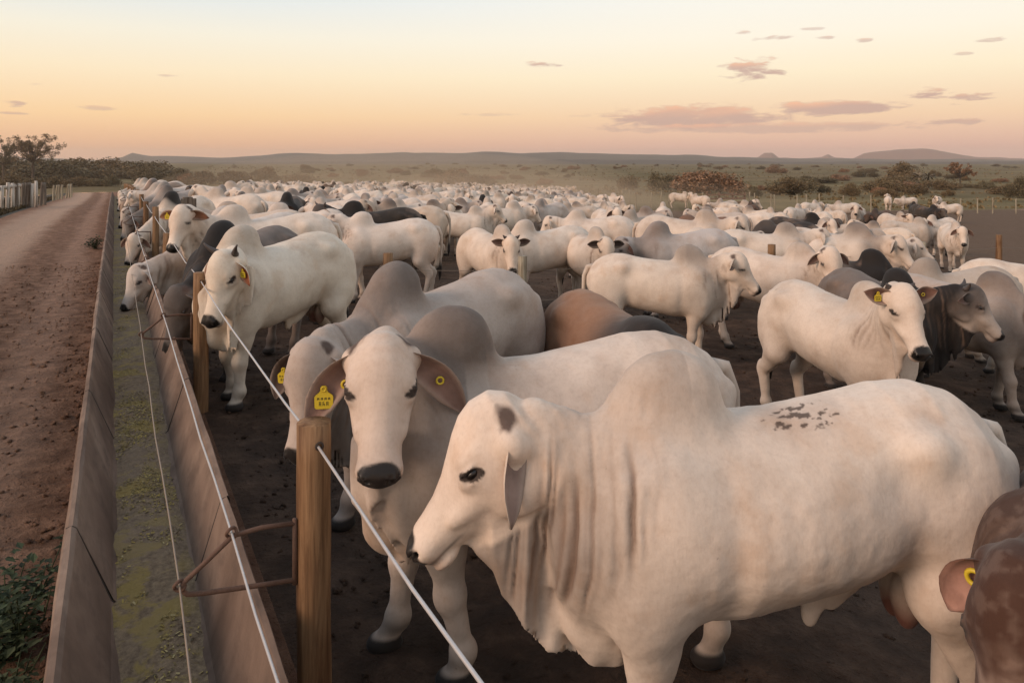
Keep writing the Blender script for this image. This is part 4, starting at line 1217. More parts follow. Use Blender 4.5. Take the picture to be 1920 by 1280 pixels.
# cross fence into the pen
cf = [(2.2, 1.15), (4.02, 1.12), (8.6, 1.3), (12.6, 1.35), (15.2, 1.5), (19.5, 1.4)]
cpts = []
CFL = {0: 'brown wooden post behind the rump of the horned white bull', 1: 'pale wooden post standing before the bull that looks at the camera', 3: 'low pale post end among the cattle at right', 4: 'wooden post alone on bare ground at the right edge of the herd'}
for i, (p, hgt) in enumerate(cf):
    q = 8.25 + .02 * p; x, y = xy(p, q); z = float(ground_pq(p, q)) - .05
    me = post_mesh(.06, hgt, 90 + i)
    me.materials[0] = M['palewood'] if i in (1, 3) else M['post']
    o = obj('fence_post', me, None, (x, y, z)); tag(o, CFL.get(i, 'wooden cross fence post standing hidden between the grouped cattle'), 'post', 'posts of the cross fence in the pen')
    cpts.append((x, y, z, hgt))
for hh, lb in ((.95, 'upper thin wire of the cross fence'), (.55, 'lower thin wire of the cross fence')):
    mb = MB(); x0, y0 = xy(0, 6.47)
    mb.tube([(a, b, c + hh * h_ / 1.15) for a, b, c, h_ in cpts], .0028, 5)
    o = obj('fence_wire', mb.mesh('fence_wire', M['dullwire'], True)); tag(o, lb + ' strung across the pen', 'wire')

# far fence round the pen: pale thin posts and a wooden gate
fx = [(900, 349, 372), (925, 350, 374), (950, 350, 374), (975, 351, 375), (1005, 351, 375), (1042, 351, 376), (1060, 352, 374), (1121, 351, 374), (1166, 352, 376), (1181, 352, 385), (1192, 352, 385), (1221, 353, 380), (1240, 354, 386), (1290, 355, 380), (1318, 357, 386), (1405, 361, 386), (1415, 362, 388),
      (1446, 362, 384), (1452, 362, 388), (1495, 364, 386), (1512, 362, 386), (1536, 364, 384), (1581, 367, 388), (1633, 372, 400), (1800, 373, 400), (1833, 374, 402), (1861, 376, 405), (1905, 378, 408)]
rs = np.random.RandomState(12)
fpm = [post_mesh(.055, 1.45, 200 + i, n=8) for i in range(3)]
for m_ in fpm: m_.materials[0] = M['palewood']
for i, (x, yt, yb) in enumerate(fx):
    t = (x - 1180) / 680.0; Y = 58 + 11 * t if x > 1180 else 58 + (x - 1180) * .01
    p = at(x, Y)
    o = obj('fence_post', fpm[i % 3], None, p, (rs.normal(0, .02), rs.normal(0, .02), rs.rand() * 6)); o.scale = (1, 1, rs.uniform(.92, 1.1))
    tag(o, 'thin pale post of the fence along the far side of the pen', 'post', 'pale posts of the far fence')
def fgate():
    g = empty('wooden_gate', at(1362, 61.0), .22); tag(g, 'low reddish wooden rail gate in the far fence', 'gate')
    for k in range(4):
        mb = MB(); mb.box((-1.75, -.03, .28 + k * .32), (1.75, .03, .42 + k * .32)); obj('rail', mb.mesh('rail', M['gatewood']), g)
    for x in (-1.7, -.6, .6, 1.7):
        mb = MB(); mb.box((x - .07, .032, -.05), (x + .07, .11, 1.5)); obj('upright', mb.mesh('upright', M['gatewood']), g)
    return g
fgate()

# ------------------------------------------------------------------ trees, bushes, weeds
LEAF = dict(
    dark=mat_leaf('dark_shrub_leaves', (.050, .042, .022), (.165, .132, .072)),
    olive=mat_leaf('olive_bush_leaves', (.068, .058, .030), (.215, .17, .095)),
    russet=mat_leaf('russet_bush_leaves', (.105, .068, .040), (.32, .205, .125)),
    pale=mat_leaf('dry_tree_leaves', (.075, .062, .038), (.21, .17, .11)),
    weed=mat_leaf('weed_leaves', (.014, .022, .010), (.055, .072, .032)))
def leaf_cloud(clumps, n, size, rs, flat=1.0):
    """n small leaf faces spread through ellipsoid clumps (cx, cy, cz, rx, ry, rz)"""
    cl = np.array(clumps, float); wt = cl[:, 3] * cl[:, 4] * cl[:, 5]; wt = wt ** .7; wt /= wt.sum()
    k = rs.choice(len(cl), n, p=wt)
    d = rs.normal(size=(n, 3)); d /= np.linalg.norm(d, axis=1)[:, None]
    r = rs.rand(n) ** .45
    c = cl[k, :3] + d * r[:, None] * cl[k, 3:6]
    a = rs.normal(size=(n, 3)); a /= np.linalg.norm(a, axis=1)[:, None]
    b = np.cross(a, rs.normal(size=(n, 3))); b /= np.linalg.norm(b, axis=1)[:, None]
    s = size * (.6 + .8 * rs.rand(n))[:, None]
    V = np.stack([c - a * s, c + b * s * .45, c + a * s, c - b * s * .45], 1).reshape(-1, 3)
    return V, np.arange(4 * n).reshape(-1, 4)
def bush_mesh(name, rs, wd, hg, n, size, mat, lobes=9):
    cl = []
    for i in range(lobes):
        a = rs.rand() * 6.28; r = rs.rand() ** .6
        x, y = cos(a) * r * wd * .36, sin(a) * r * wd * .30
        top = hg * (1 - .45 * r ** 2) * rs.uniform(.75, 1.0); rz = hg * rs.uniform(.18, .34)
        cl.append((x, y, max(rz * .8, top - rz), wd * rs.uniform(.14, .24), wd * rs.uniform(.14, .22), rz))
        if rs.rand() > .4: cl.append((x * 1.1, y * 1.1, hg * .22, wd * .2, wd * .18, hg * .22))
    V, q = leaf_cloud(cl, n, size, rs)
    V[:, 2] = np.maximum(V[:, 2], .02)
    return mesh_np(name, V, q, None, mat, False)
def limb_tree(name, loc, hgt, crown_w, rs, lean=0.0, mat='pale', n=4200, leaf=.10, label='', group=None, trunk_r=.14, first=.4, crown_h=.6):
    root = empty(name, loc); tag(root, label, 'tree', group)
    mb = MB(); p0 = np.array((0, 0, -.1)); fork = np.array((lean * hgt * first, 0, hgt * first))
    mb.tube([p0, fork * .5 + rs.normal(0, .05, 3) * (1, 1, 0), fork], (trunk_r * 1.2, trunk_r, trunk_r * .85), 8, False)
    cl = []; ch = hgt * crown_h
    for k in range(20):
        a = rs.rand() * 6.28; r = rs.rand() ** .5
        x, y = cos(a) * r * crown_w * .42, sin(a) * r * crown_w * .36
        z = hgt - ch * .5 + ch * .42 * (rs.rand() * 2 - 1) * math.sqrt(max(0, 1 - r * r)) - .08 * ch * r
        tip = np.array((x + lean * hgt, y, z)); mid = fork * .45 + tip * .55 + rs.normal(0, .06 * crown_w, 3) * (1, 1, .4)
        mb.tube([fork - (0, 0, .05), mid, tip], (trunk_r * .5, trunk_r * .28, trunk_r * .08), 6, False)
        for j in range(4):
            t2 = tip + rs.normal(0, crown_w * .085, 3) * (1, 1, .8)
            mb.tube([mid, (mid + t2) / 2 + rs.normal(0, .03 * crown_w, 3), t2], (trunk_r * .2, trunk_r * .12, trunk_r * .04), 5, False)
            cl.append((t2[0], t2[1], t2[2], crown_w * rs.uniform(.04, .085), crown_w * rs.uniform(.04, .085), ch * rs.uniform(.05, .11)))
    obj('trunk', mb.mesh('trunk', M['bark'], True), root)
    V, q = leaf_cloud(cl, n, leaf, rs)
    obj('crown', mesh_np('crown', V, q, None, LEAF[mat], False), root)
    return root
rs = np.random.RandomState(21)
limb_tree('tree', at(62, 92), 7.1, 6.6, rs, .0, 'pale', 6500, .085, 'taller open crowned tree behind the white fence at left', None, .17, .42)
limb_tree('tree', at(6, 96), 6.3, 5.0, rs, .02, 'pale', 4200, .085, 'smaller thin crowned tree cut by the left edge', None, .13, .42)
# shared bush meshes
BM = {}
for kd, mat in (('dark', 'dark'), ('olive', 'olive'), ('russet', 'russet')):
    BM[kd] = [bush_mesh('bush', np.random.RandomState(300 + i + len(kd)), 4.0, 2.2, 5200, .085, LEAF[mat], 10 + i) for i in range(3)]
def bush(px, Y, wd, hg, kd, label, group=None, cat='bush', rz=None):
    o = obj('bush', BM[kd][rs.randint(3)], None, at(px, Y), (0, 0, rs.rand() * 6.28))
    o.scale = (wd / 4.0, wd / 4.0, hg / 2.2); tag(o, label, cat, group); return o
def px_bush(px, ytop, ybase, wpx, kd, label, group=None, Y=None):
    """size and depth from the photograph: base row gives the depth"""
    if Y is None:
        lo, hi = 20.0, 900.0
        for _ in range(40):
            m = (lo + hi) / 2; X = (px - CX) / F * m
            yb = HY + (CAMH - float(ground(X, m))) * F / m
            if yb > ybase: lo = m
            else: hi = m
        Y = lo
    s = F / Y
    return bush(px, Y, wpx / s, (ybase - ytop) / s, kd, label, group)
px_bush(1322, 305, 362, 150, 'russet', 'wide russet brown thicket behind the wooden gate')
px_bush(1240, 315, 356, 70, 'olive', 'olive bush joined to the left of the russet thicket')
px_bush(1482, 328, 366, 82, 'dark', 'round dark bush right of the wooden gate')
px_bush(1410, 345, 368, 40, 'olive', 'low olive shrub between gate and round dark bush')
px_bush(1590, 338, 368, 50, 'olive', 'olive shrub close behind the far fence at right')
px_bush(1660, 348, 370, 46, 'olive', 'low olive shrub behind the right end of the herd')
px_bush(1915, 322, 372, 60, 'dark', 'dark bush cut by the right edge')
px_bush(1780, 352, 368, 26, 'olive', 'small olive shrub on open pasture at far right')
px_bush(1545, 342, 362, 30, 'dark', 'small dark shrub between two larger bushes on the pasture')
px_bush(1700, 297, 340, 72, 'olive', 'dark bush beside the palm clump')
px_bush(1620, 318, 332, 60, 'dark', 'long low dark bush in the middle of the pasture at right')
px_bush(1455, 308, 325, 44, 'russet', 'small russet bush far behind the round dark bush')
for i, (x, yt, yb, wd, kd) in enumerate([(265, 297, 334, 80, 'dark'), (335, 304, 336, 60, 'dark'), (382, 305, 337, 70, 'dark'), (440, 307, 337, 75, 'dark'), (352, 312, 337, 44, 'russet'), (205, 308, 334, 50, 'dark'), (150, 312, 334, 70, 'dark'), (75, 312, 336, 100, 'dark'),
                                      (25, 306, 337, 70, 'dark'), (110, 309, 336, 60, 'dark'), (500, 315, 340, 60, 'olive'), (560, 318, 342, 80, 'olive'), (175, 316, 336, 50, 'olive')]):
    Y = 105 if x > 240 else 84
    px_bush(x, yt, yb, wd, kd, 'dark bush in the row of trees beyond the trough end' if x > 230 and kd == 'dark' else ('russet bush in front of the dark tree row' if kd == 'russet' else ('olive bush in the dusty gap beyond the herd' if kd == 'olive' and x > 400 else 'dark bush in the thicket beyond the left fence')),
            'bushes beyond the trough end' if x > 230 else 'bushes of the left thicket', Y)
# scattered far bushes on the plain
for i in range(170):
    Y = 130 + 900 * rs.rand() ** 1.7; x = rs.uniform(430, 1990)
    sc = rs.uniform(2.0, 6.0)
    if x < 800 and Y < 200: continue
    bush(x, Y, sc * rs.uniform(1.1, 2.2), sc * rs.uniform(.45, .7), rs.choice(['dark', 'olive', 'olive', 'russet']), 'one of many small bushes dotted over the distant plain', 'bushes dotted over the plain')
for x, Y in ((150, 140), (210, 150), (260, 160), (0, 130), (90, 130), (-40, 120), (300, 170)):
    bush(x, Y, 16, 5.0, 'dark', 'far dark trees closing the road end', 'far trees behind the road')
# low dry scrub that breaks up the plain
r3 = np.random.RandomState(99); N_ = 8000
Yb = 75 + 620 * r3.rand(N_) ** 1.8; xb = r3.uniform(380, 2000, N_); Xb = (xb - CX) / F * Yb
pb, qb = pq(Xb, Yb); ok = (qb > PEN_Q + 2) & (fbm(np.stack([Xb * .02, Yb * .035, Xb * 0], -1), 1.0, 64, 3) > -.12)
Xb, Yb = Xb[ok], Yb[ok]; nb_ = len(Xb); hb_ = (.07 + .24 * r3.rand(nb_) ** 2.5) * (1 + Yb / 500)
ab = r3.rand(nb_) * 6.28; zb_ = ground(Xb, Yb); V = []
for k_ in range(3):
    a_ = ab + k_ * 1.05; dx_, dy_ = np.cos(a_) * hb_ * 1.1, np.sin(a_) * hb_ * 1.1
    lean = r3.normal(0, .3, (nb_, 2)) * hb_[:, None]
    V.append(np.stack([np.stack([Xb - dx_, Yb - dy_, zb_], -1), np.stack([Xb + dx_, Yb + dy_, zb_], -1), np.stack([Xb + dx_ * .5 + lean[:, 0], Yb + dy_ * .5 + lean[:, 1], zb_ + hb_], -1), np.stack([Xb - dx_ * .7 + lean[:, 0], Yb - dy_ * .7, zb_ + hb_ * .8], -1)], 1))
V = np.concatenate(V).reshape(-1, 3)
o = obj('dry_scrub', mesh_np('dry_scrub', V, np.arange(len(V)).reshape(-1, 4), None, mat_leaf('dry_scrub', (.085, .068, .032), (.26, .20, .105)), False)); tag(o, 'low dry grass tufts and scrub over the plain behind the pen', 'scrub', None, 'stuff')
# pair of palms and a bare round tree at far right
def palm(px, Y, hgt, label):
    root = empty('palm_tree', at(px, Y)); tag(root, label, 'palm', 'palms in the far clump')
    mb = MB(); mb.tube([(0, 0, -.1), (.1, 0, hgt * .4), (.05, 0, hgt * .5)], (.16, .13, .11), 7); obj('trunk', mb.mesh('trunk', M['bark'], True), root)
    V, q = [], []
    for k in range(34):
        a = rs.rand() * 6.28; up = rs.uniform(-.4, 1.0); L = hgt * rs.uniform(.38, .55)
        c = np.array((.05, 0, hgt * .5)); d = np.array((cos(a), sin(a), up)); d /= np.linalg.norm(d); sd = np.array((-sin(a), cos(a), 0))
        for s in range(6):
            c2 = c + d * L / 6; d[2] -= .16; d /= np.linalg.norm(d); wd = .22 * sin((s + .6) / 6.2 * pi)
            b = len(V); V += [c - sd * wd, c + sd * wd, c2 + sd * wd * .8, c2 - sd * wd * .8]; q.append((b, b + 1, b + 2, b + 3)); c = c2
    obj('crown', mesh_np('crown', np.array(V), np.array(q), None, LEAF['pale'], False), root)
palm(1722, 170, 5.4, 'palm with drooping fronds on the left of the far clump'); palm(1741, 172, 5.2, 'palm on the right of the far clump')
limb_tree('tree', at(1800, 185), 6.2, 6.2, np.random.RandomState(5), .0, 'russet', 2600, .2, 'lone round topped tree right of the palms', None, .16, .35)

# weeds at the foot of the trough
def weed(name, loc, R, H, n, leaf, label):
    root = empty(name, loc, 0); tag(root, label, 'weed')
    r2 = np.random.RandomState(int(R * 1000)); mb = MB(); tips = []
    for k in range(26):
        a = r2.rand() * 6.28; rr = R * r2.rand() ** .6
        p1 = np.array((cos(a) * rr, sin(a) * rr, H * r2.uniform(.35, 1.0)))
        m_ = p1 * .5 + r2.normal(0, .02, 3); mb.tube([(0, 0, -.02), m_, p1], (.005, .004, .002), 5, False)
        tips += [p1, (m_ + p1) / 2, m_]
    obj('stem', mb.mesh('stem', LEAF['weed'], True), root)
    V, q = [], []
    for i in range(n):
        c = tips[r2.randint(len(tips))] + r2.normal(0, R * .11, 3); c[2] = max(.01, c[2])
        a = r2.rand() * 6.28; d = np.array((cos(a), sin(a), r2.uniform(-.5, .6))); d /= np.linalg.norm(d)
        s = np.cross(d, (0, 0, 1)); s /= np.linalg.norm(s); L = leaf * r2.uniform(.5, 1.3); wd = L * .30; nr = np.cross(s, d)
        b = len(V)
        V += [c, c + d * L * .4 + s * wd + nr * wd * .35, c + d * L, c + d * L * .4 - s * wd + nr * wd * .35]; q.append((b, b + 1, b + 2, b + 3))
    obj('leaves', mesh_np('leaves', np.array(V), np.array(q), None, LEAF['weed'], False), root)
def gp_(p, q): x, y = xy(p - P0, q); return Vector((x, y, float(ground_pq(p - P0, q))))
weed('weed', gp_(-.37, 3.64), .24, .36, 900, .045, 'leafy green weed growing against the near end of the trough')
weed('weed', gp_(-.36, 3.22), .20, .20, 350, .04, 'low straggling weed right at the bottom left by the trough')
weed('weed', gp_(-.38, 19.5), .24, .26, 260, .07, 'small weed tuft half way along the outer trough wall')

# fence along the left verge: a white railed stretch, then dark and pale round posts
rs = np.random.RandomState(31)
wf = empty('white_fence', at(18, 36)); tag(wf, 'white limed rail fence with uneven posts at the left edge', 'fence')
for x, Y in ((-22, 34), (4, 35), (14, 35.5), (24, 36), (34, 36.5), (61, 37.5), (68, 38)):
    mb = MB(); h_ = rs.uniform(1.15, 1.35); mb.tube([(0, 0, -.2), (.02 * rs.normal(), 0, .5), (.02 * rs.normal(), 0, h_)], (.085, .08, .075), 8, True, .1, rs)
    o = obj('post', mb.mesh('post', M['whitepost'], True), wf); o.location = at(x, Y) - wf.location
mb = MB(); a_, b_ = at(-40, 33.5) - wf.location, at(40, 36.7) - wf.location
mb.tube([tuple(a_ + Vector((0, -.12, 1.12))), tuple((a_ + b_) / 2 + Vector((0, -.12, 1.10))), tuple(b_ + Vector((0, -.12, 1.14)))], .085, 8, True, .2, rs); obj('rail', mb.mesh('rail', M['whitepost'], True), wf)
dpm = [post_mesh(.085, 1.25, 400 + i, n=9) for i in range(3)]; ppm = [post_mesh(.07, 1.05, 420 + i, n=9) for i in range(2)]
for m_ in dpm: m_.materials[0] = M['greywood']
for m_ in ppm: m_.materials[0] = M['palewood']
for x, Y in ((29, 36.2), (42, 37), (47, 37.3), (53, 37.6), (58, 38), (76, 39.5), (84, 41)):
    o = obj('fence_post', dpm[rs.randint(3)], None, at(x, Y), (rs.normal(0, .04), rs.normal(0, .04), rs.rand() * 6)); tag(o, 'dark weathered post standing in the left verge fence', 'post', 'dark posts of the left fence')
for x, Y in ((100, 50), (106, 52), (110, 53), (116, 54), (124, 56), (130, 57), (134, 58)):
    o = obj('fence_post', ppm[rs.randint(2)], None, at(x, Y), (rs.normal(0, .04), rs.normal(0, .04), rs.rand() * 6)); tag(o, 'short pale post in the left fence near the road end', 'post', 'pale posts by the road end')
# rank dark grass on the verge
V, q = [], []
r2 = np.random.RandomState(77)
for i in range(9000):
    qq = 8 + 60 * r2.rand() ** 1.3; pp = -4.55 - 9 * r2.rand() ** 2.2
    x, y = xy(pp, qq); z = float(ground_pq(pp, qq)) - .01
    a = r2.rand() * 6.28; h_ = r2.uniform(.05, .22) * (1 + .8 * (pp < -5.5)); wd = .012 + .0006 * qq
    d = np.array((cos(a), sin(a), 0)); ln = r2.normal(0, .35, 2); b = len(V); c = np.array((x, y, z)); tip = c + np.array((ln[0] * h_, ln[1] * h_, h_))
    V += [c - d * wd, c + d * wd, tip + d * wd * .3, tip - d * wd * .3]; q.append((b, b + 1, b + 2, b + 3))
mg = mat_leaf('verge_grass', (.018, .016, .008), (.085, .070, .036))
o = obj('verge_grass', mesh_np('verge_grass', np.array(V), np.array(q), None, mg, False)); tag(o, 'dark rank grass along the left side of the road', 'grass', None, 'stuff')

# ------------------------------------------------------------------ the herd near the trough
STAND = [(.06, 0), (-.12, 0), (.05, 0), (-.12, 0)]
STEP = [(-.12, 0), (.14, 0), (-.10, 0), (.10, 0)]
place_cow(1262, 660, 2.45, 187, 'big white bull in profile with a brown horn scar, in front of all', h=.0070, hp=(.865, -.05, 1.200), hy=-9, hpit=45,
          dew=1.0, grey=.62, humpc=.26, sheath=True, scrotum=True, dung=1, blen=.925, bellyup=.055, legs=STAND, ear=(.25, .046), eardroop=(1.5, 1.5), earfwd=(-.1, -.1), earn=(-.85, .45, .1), earin=(.30, .22, .19), wrinkle=1.8, seed=3, base=(.77, .645, .54), headk=.99)
place_cow(850, 574, 3.05, 193, 'long eared bull facing the camera behind the front post, yellow tags in both ears', h=.0085, hp=(.68, .20, 1.35), hy=85, hpit=45,
          hump=1.08, grey=.75, humpc=.95, legs=STEP, ear=(.31, .068), eardroop=(.65, .85), earfwd=(.15, .15), seed=5, base=(.75, .63, .535), headk=.86, headw=1.13, eyes=1.25, facec=.12, earin=(.31, .20, .165),
          tags=((-1, 'flag', 1.15, (.0, .02)), (-1, 'ring', 1.1, (.045, -.055)), (1, 'ring', 1.0, (0, 0))))
place_cow(742, 490, 4.3, 232, 'grey brown bull with lowered head behind the long eared bull, flag tag in one ear', h=.012, hp=(.97, .10, 1.10), hy=20, hpit=64, hump=1.05, grey=.95, humpc=.75,
          ear=(.28, .066), eardroop=(.7, .9), seed=8, base=(.50, .42, .365), legs=STEP, earin=(.10, .07, .06), tags=((-1, 'flag', 1.1, (0, 0)),))
place_cow(454, 422, 6.3, 241, 'white bull with a dark horn standing behind the second post', h=.014, hp=(.72, .30, 1.23), hy=6, hpit=60, grey=.18, humpc=.2, hornl=.15, ear=(.20, .06), eardroop=(.8, .8),
          seed=12, base=(.72, .63, .52), scrotum=True, sheath=True, legs=STAND, earin=(.34, .12, .06), tags=((1, 'flag', .9, (0, 0)),))
place_cow(418, 412, 7.0, 256, 'black humped dark bull with lowered head between the posts', hp=(.92, .06, .88), hy=-20, hpit=66, humpc=2.0, dark=1.1, bodyc=(.10, .08, .07), seed=14, base=(.4, .33, .28), dew=.8, facec=.9)
feeder(276, 228, 'white bull with its grey face down in the trough, nearest feeder', 1.0, h=.016, grey=.35, humpc=.3, seed=16, base=(.66, .59, .53), dew=.7, facec=.25, ear=(.2, .07))
place_cow(440, 383, 9.4, 206, 'white bull with raised head and tagged ear above the feeding ones', hp=(.93, .15, 1.38), hy=58, hpit=50, grey=.15, humpc=.2, seed=17, base=(.77, .655, .55), tags=((-1, 'flag', 1.0, (0, 0)),), eardroop=(.2, .2), ear=(.21, .07), earin=(.2, .09, .05))
feeder(258, 262, 'white bull with a black hump feeding behind the second post', 1.0, grey=.1, humpc=2.4, seed=18, base=(.75, .635, .53), dew=.7)
feeder(248, 250, 'dark faced grey bull feeding with a pale striped face', 1.0, grey=1.0, humpc=.9, seed=19, base=(.40, .34, .30), facec=.8, facew=.7)
feeder(243, 238, 'pale speckled bull feeding beyond the dark faced one', 1.0, grey=.7, humpc=.6, seed=20, base=(.56, .49, .43))
feeder(239, 250, 'brown necked bull feeding far along the trough', 1.0, grey=.9, humpc=.9, seed=21, base=(.42, .33, .27), bodyc=(.26, .18, .13))
feeder(235.5, 232, 'pale bull feeding with a grey neck near the far trough end', 1.0, grey=.8, humpc=.6, seed=22)
feeder(232, 242, 'white bull feeding second from the trough end', 1.0, grey=.3, humpc=.4, seed=23)
feeder(229, 240, 'last pale bull feeding at the trough end', 1.0, grey=.4, humpc=.4, seed=25)
place_cow(1212, 596, 4.4, 292, 'brown bull with black shoulders standing head down behind the front bulls', h=.013, hp=(1.05, 0, .78), hpit=60, hump=.45, bodyc=(.31, .168, .10), dark=1.0, seed=24, base=(.24, .15, .10), humpc=1.0, grey=.3, facec=.9)
place_cow(1290, 458, 8.6, 352, 'white bull in profile facing right with deep folded dewlap', hp=(.86, -.08, 1.27), hy=-12, hpit=42, grey=.55, humpc=.55, dew=1.1, seed=26, base=(.73, .61, .50), legs=STAND, ear=(.19, .065), eardroop=(.3, .3), facec=.15)
place_cow(1499, 453, 9.2, 316, 'white bull with rosy face looking at the camera, grey bull behind it', hp=(.80, -.22, 1.36), hy=-44, hpit=50, grey=.35, humpc=.25, seed=27, base=(.74, .62, .52), legs=STEP, eardroop=(.5, .5), ear=(.19, .06), scrotum=True)
place_cow(1634, 466, 10.3, 328, 'dark grey bull with black hump and shoulders behind the rosy faced one', hp=(.9, .1, 1.0), hy=20, hpit=50, bodyc=(.17, .14, .12), dark=1.2, humpc=2.2, seed=28, base=(.2, .165, .14), facec=.9)
place_cow(1627, 527, 5.8, 288, 'white bull right of centre with both tagged ears out, staring at the camera', h=.014, hp=(.84, -.18, 1.43), hy=-12, hpit=47, grey=.22, humpc=.25, seed=29, base=(.77, .655, .55), legs=STAND, ear=(.20, .075), eardroop=(-.1, -.1), earfwd=(.5, .5),
          earin=(.22, .12, .09), hornl=.06, tags=((-1, 'flag', 1.0, (.0, .0)), (1, 'ring', .9, (0, 0))))
place_cow(1682, 502, 7.0, 276, 'dark faced bull with short horns and pale muzzle facing right', h=.016, hp=(.72, .40, 1.24), hy=62, hpit=44, bodyc=(.15, .12, .105), dark=1.1, humpc=2.0, seed=30, base=(.3, .25, .21), facec=1.0, facew=.85, hornl=.11, ear=(.18, .06), eardroop=(.1, .1), earfwd=(-.8, -.8))
place_cow(1737, 482, 8.8, 188, 'pale grey bull facing left behind the dark faced one', hp=(.9, .1, .95), hpit=55, grey=.6, humpc=.4, seed=31, base=(.58, .50, .42))
place_cow(1864, 508, 7.4, 308, 'grey bull with heavy neck folds at the right edge', h=.017, hp=(.92, .12, 1.15), hy=30, hpit=52, grey=1.1, humpc=.7, seed=32, base=(.50, .42, .36), legs=STEP, wrinkle=1.3, tags=((-1, 'flag', 1.0, (0, 0)),), eardroop=(.3, .3))
place_cow(1985, 468, 9.6, 352, 'white bull cut by the right edge, only its rump showing', hp=(.9, .1, 1.2), seed=33, base=(.75, .63, .52))
# brown bull at the lower right corner, only ear and cheek in view
place_cow(2050, 780, 2.16, 224, 'reddish brown bull head with white muzzle patch cut by the lower right corner', h=.010, hp=(.99, 0, 1.22), hy=-14, hpit=60, hroll=0, bodyc=(.052, .023, .014), mottle=.9, seed=34, base=(.10, .052, .035), facec=0, humpc=.2,
          ear=(.21, .066), eardroop=(.8, .8), earin=(.42, .24, .19), tags=((-1, 'ring', 1.5, (0, -.03)),))
# ---- middle distance
place_cow(941, 420, 10.8, 300, 'white bull behind the pale post, face turned to the camera', hp=(.86, -.12, 1.24), hy=-24, hpit=56, grey=.3, humpc=.3, seed=40, base=(.74, .61, .50), eardroop=(0, 0), ear=(.19, .07), earin=(.1, .06, .05), hornl=.08)
place_cow(985, 411, 11.9, 205, 'white bull close behind the one at the pale post, rump to the right', hp=(.9, 0, 1.0), grey=.2, seed=41, base=(.75, .635, .53))
place_cow(680, 396, 11.6, 198, 'white bull facing left with dark streaked face and hanging tail', hp=(.74, -.05, 1.33), hy=-25, hpit=58, grey=.1, humpc=.1, seed=42, base=(.75, .64, .55), legs=STAND, facec=.3)
place_cow(525, 379, 13.2, 196, 'white bull standing left of the dark streaked one, dark tail', hp=(.9, 0, 1.1), grey=.12, humpc=.2, seed=43, base=(.76, .645, .55))
place_cow(664, 376, 13.6, 192, 'black bull with horns standing behind two white backs', hp=(.9, 0, 1.3), hy=40, bodyc=(.03, .024, .02), dark=1, facec=1, seed=44, base=(.05, .04, .03), hornl=.12)
place_cow(1117, 424, 11.6, 292, 'white bull with black ears and forelock facing the camera', hp=(.88, -.10, 1.24), hy=-16, hpit=55, grey=.3, seed=45, base=(.74, .63, .53), eardroop=(.1, .1), earin=(.05, .035, .03), ear=(.2, .08))
place_cow(1236, 414, 11.8, 190, 'slate grey bull facing left beside the black eared one', hp=(.92, .06, 1.12), hy=12, hpit=42, grey=.9, humpc=.6, seed=46, base=(.52, .46, .42), facec=.5, facew=.4, bodyc=None)
place_cow(1083, 392, None, 172, 'white bull standing along the row behind the slate grey one', hp=(.9, 0, 1.2), grey=.15, seed=47)
place_cow(846, 372, None, 272, 'white bull seen head on in front of a dark humped one', hp=(.86, 0, 1.25), hpit=55, grey=.2, seed=48, base=(.75, .63, .52), earin=(.08, .05, .04), ear=(.22, .08), eardroop=(0, 0))
place_cow(905, 364, None, 265, 'dark brown bull with tall black hump in the middle row', bodyc=(.10, .075, .06), dark=1, humpc=2.2, facec=1, seed=49, base=(.1, .08, .06), hump=1.1)
place_cow(962, 376, None, 22, 'white bull seen from behind with a thin dark tail', hp=(.9, 0, 1.2), seed=50)
place_cow(1016, 372, None, 318, 'white bull with a grey shoulder between white rumps', grey=.9, humpc=.9, seed=51)
place_cow(1095, 372, None, 182, 'white bull showing its plain flank in the middle row', hp=(.9, 0, 1.0), grey=.15, seed=52)
place_cow(1145, 386, None, 280, 'small faced white cow peering over the flank at centre right', hp=(.86, 0, 1.35), hpit=50, seed=53)
place_cow(1243, 378, None, 80, 'white bull turned away, its rump to the camera', hp=(.9, 0, 1.1), seed=54)
place_cow(1322, 392, 14.8, 338, 'white bull facing right with dark eyed profile, near the brown back', hp=(.88, -.05, 1.25), grey=.4, seed=55)
place_cow(1290, 402, None, 160, 'reddish brown bull with only its back visible among white ones', bodyc=(.19, .10, .065), hump=.7, seed=56, base=(.2, .11, .07), hp=(.9, 0, .9))
place_cow(1472, 416, 13.2, 356, 'long bodied white bull facing right behind the rosy faced one', hp=(.90, 0, 1.25), grey=.4, humpc=.5, seed=57, facec=.2)
place_cow(1605, 416, 13.0, 326, 'cream bull with a grey neck facing right in the right group', hp=(.88, -.05, 1.18), grey=.7, humpc=.7, seed=58)
place_cow(1640, 428, 13.0, 350, 'smaller white bull with raised dark muzzle at the right group edge', hp=(.92, 0, 1.18), hpit=30, seed=59)
place_cow(1688, 396, None, 277, 'bull with dark ringed eyes facing the camera in the right group', hp=(.86, 0, 1.3), hpit=55, grey=.4, seed=60, eardroop=(0, 0))
place_cow(1748, 402, None, 205, 'broad white bull with its flank shown in the right group', hp=(.95, .1, 1.25), hy=30, grey=.25, seed=61)
place_cow(1792, 414, None, 250, 'rightmost white bull of the right group, head turned left', hp=(.86, .05, 1.25), hpit=50, grey=.3, seed=62, legs=STAND)
place_cow(1445, 388, None, 95, 'pale rumped bull standing over a black one', hp=(.9, 0, 1.0), seed=63)
place_cow(1438, 412, None, 170, 'black bull with only its back visible under the pale rump', bodyc=(.035, .028, .024), seed=64, base=(.05, .04, .035), hump=.7, hp=(.9, 0, .9))
place_cow(1378, 412, None, 20, 'pale bull with its back turned left of the black back', seed=65, hp=(.9, 0, 1.1))

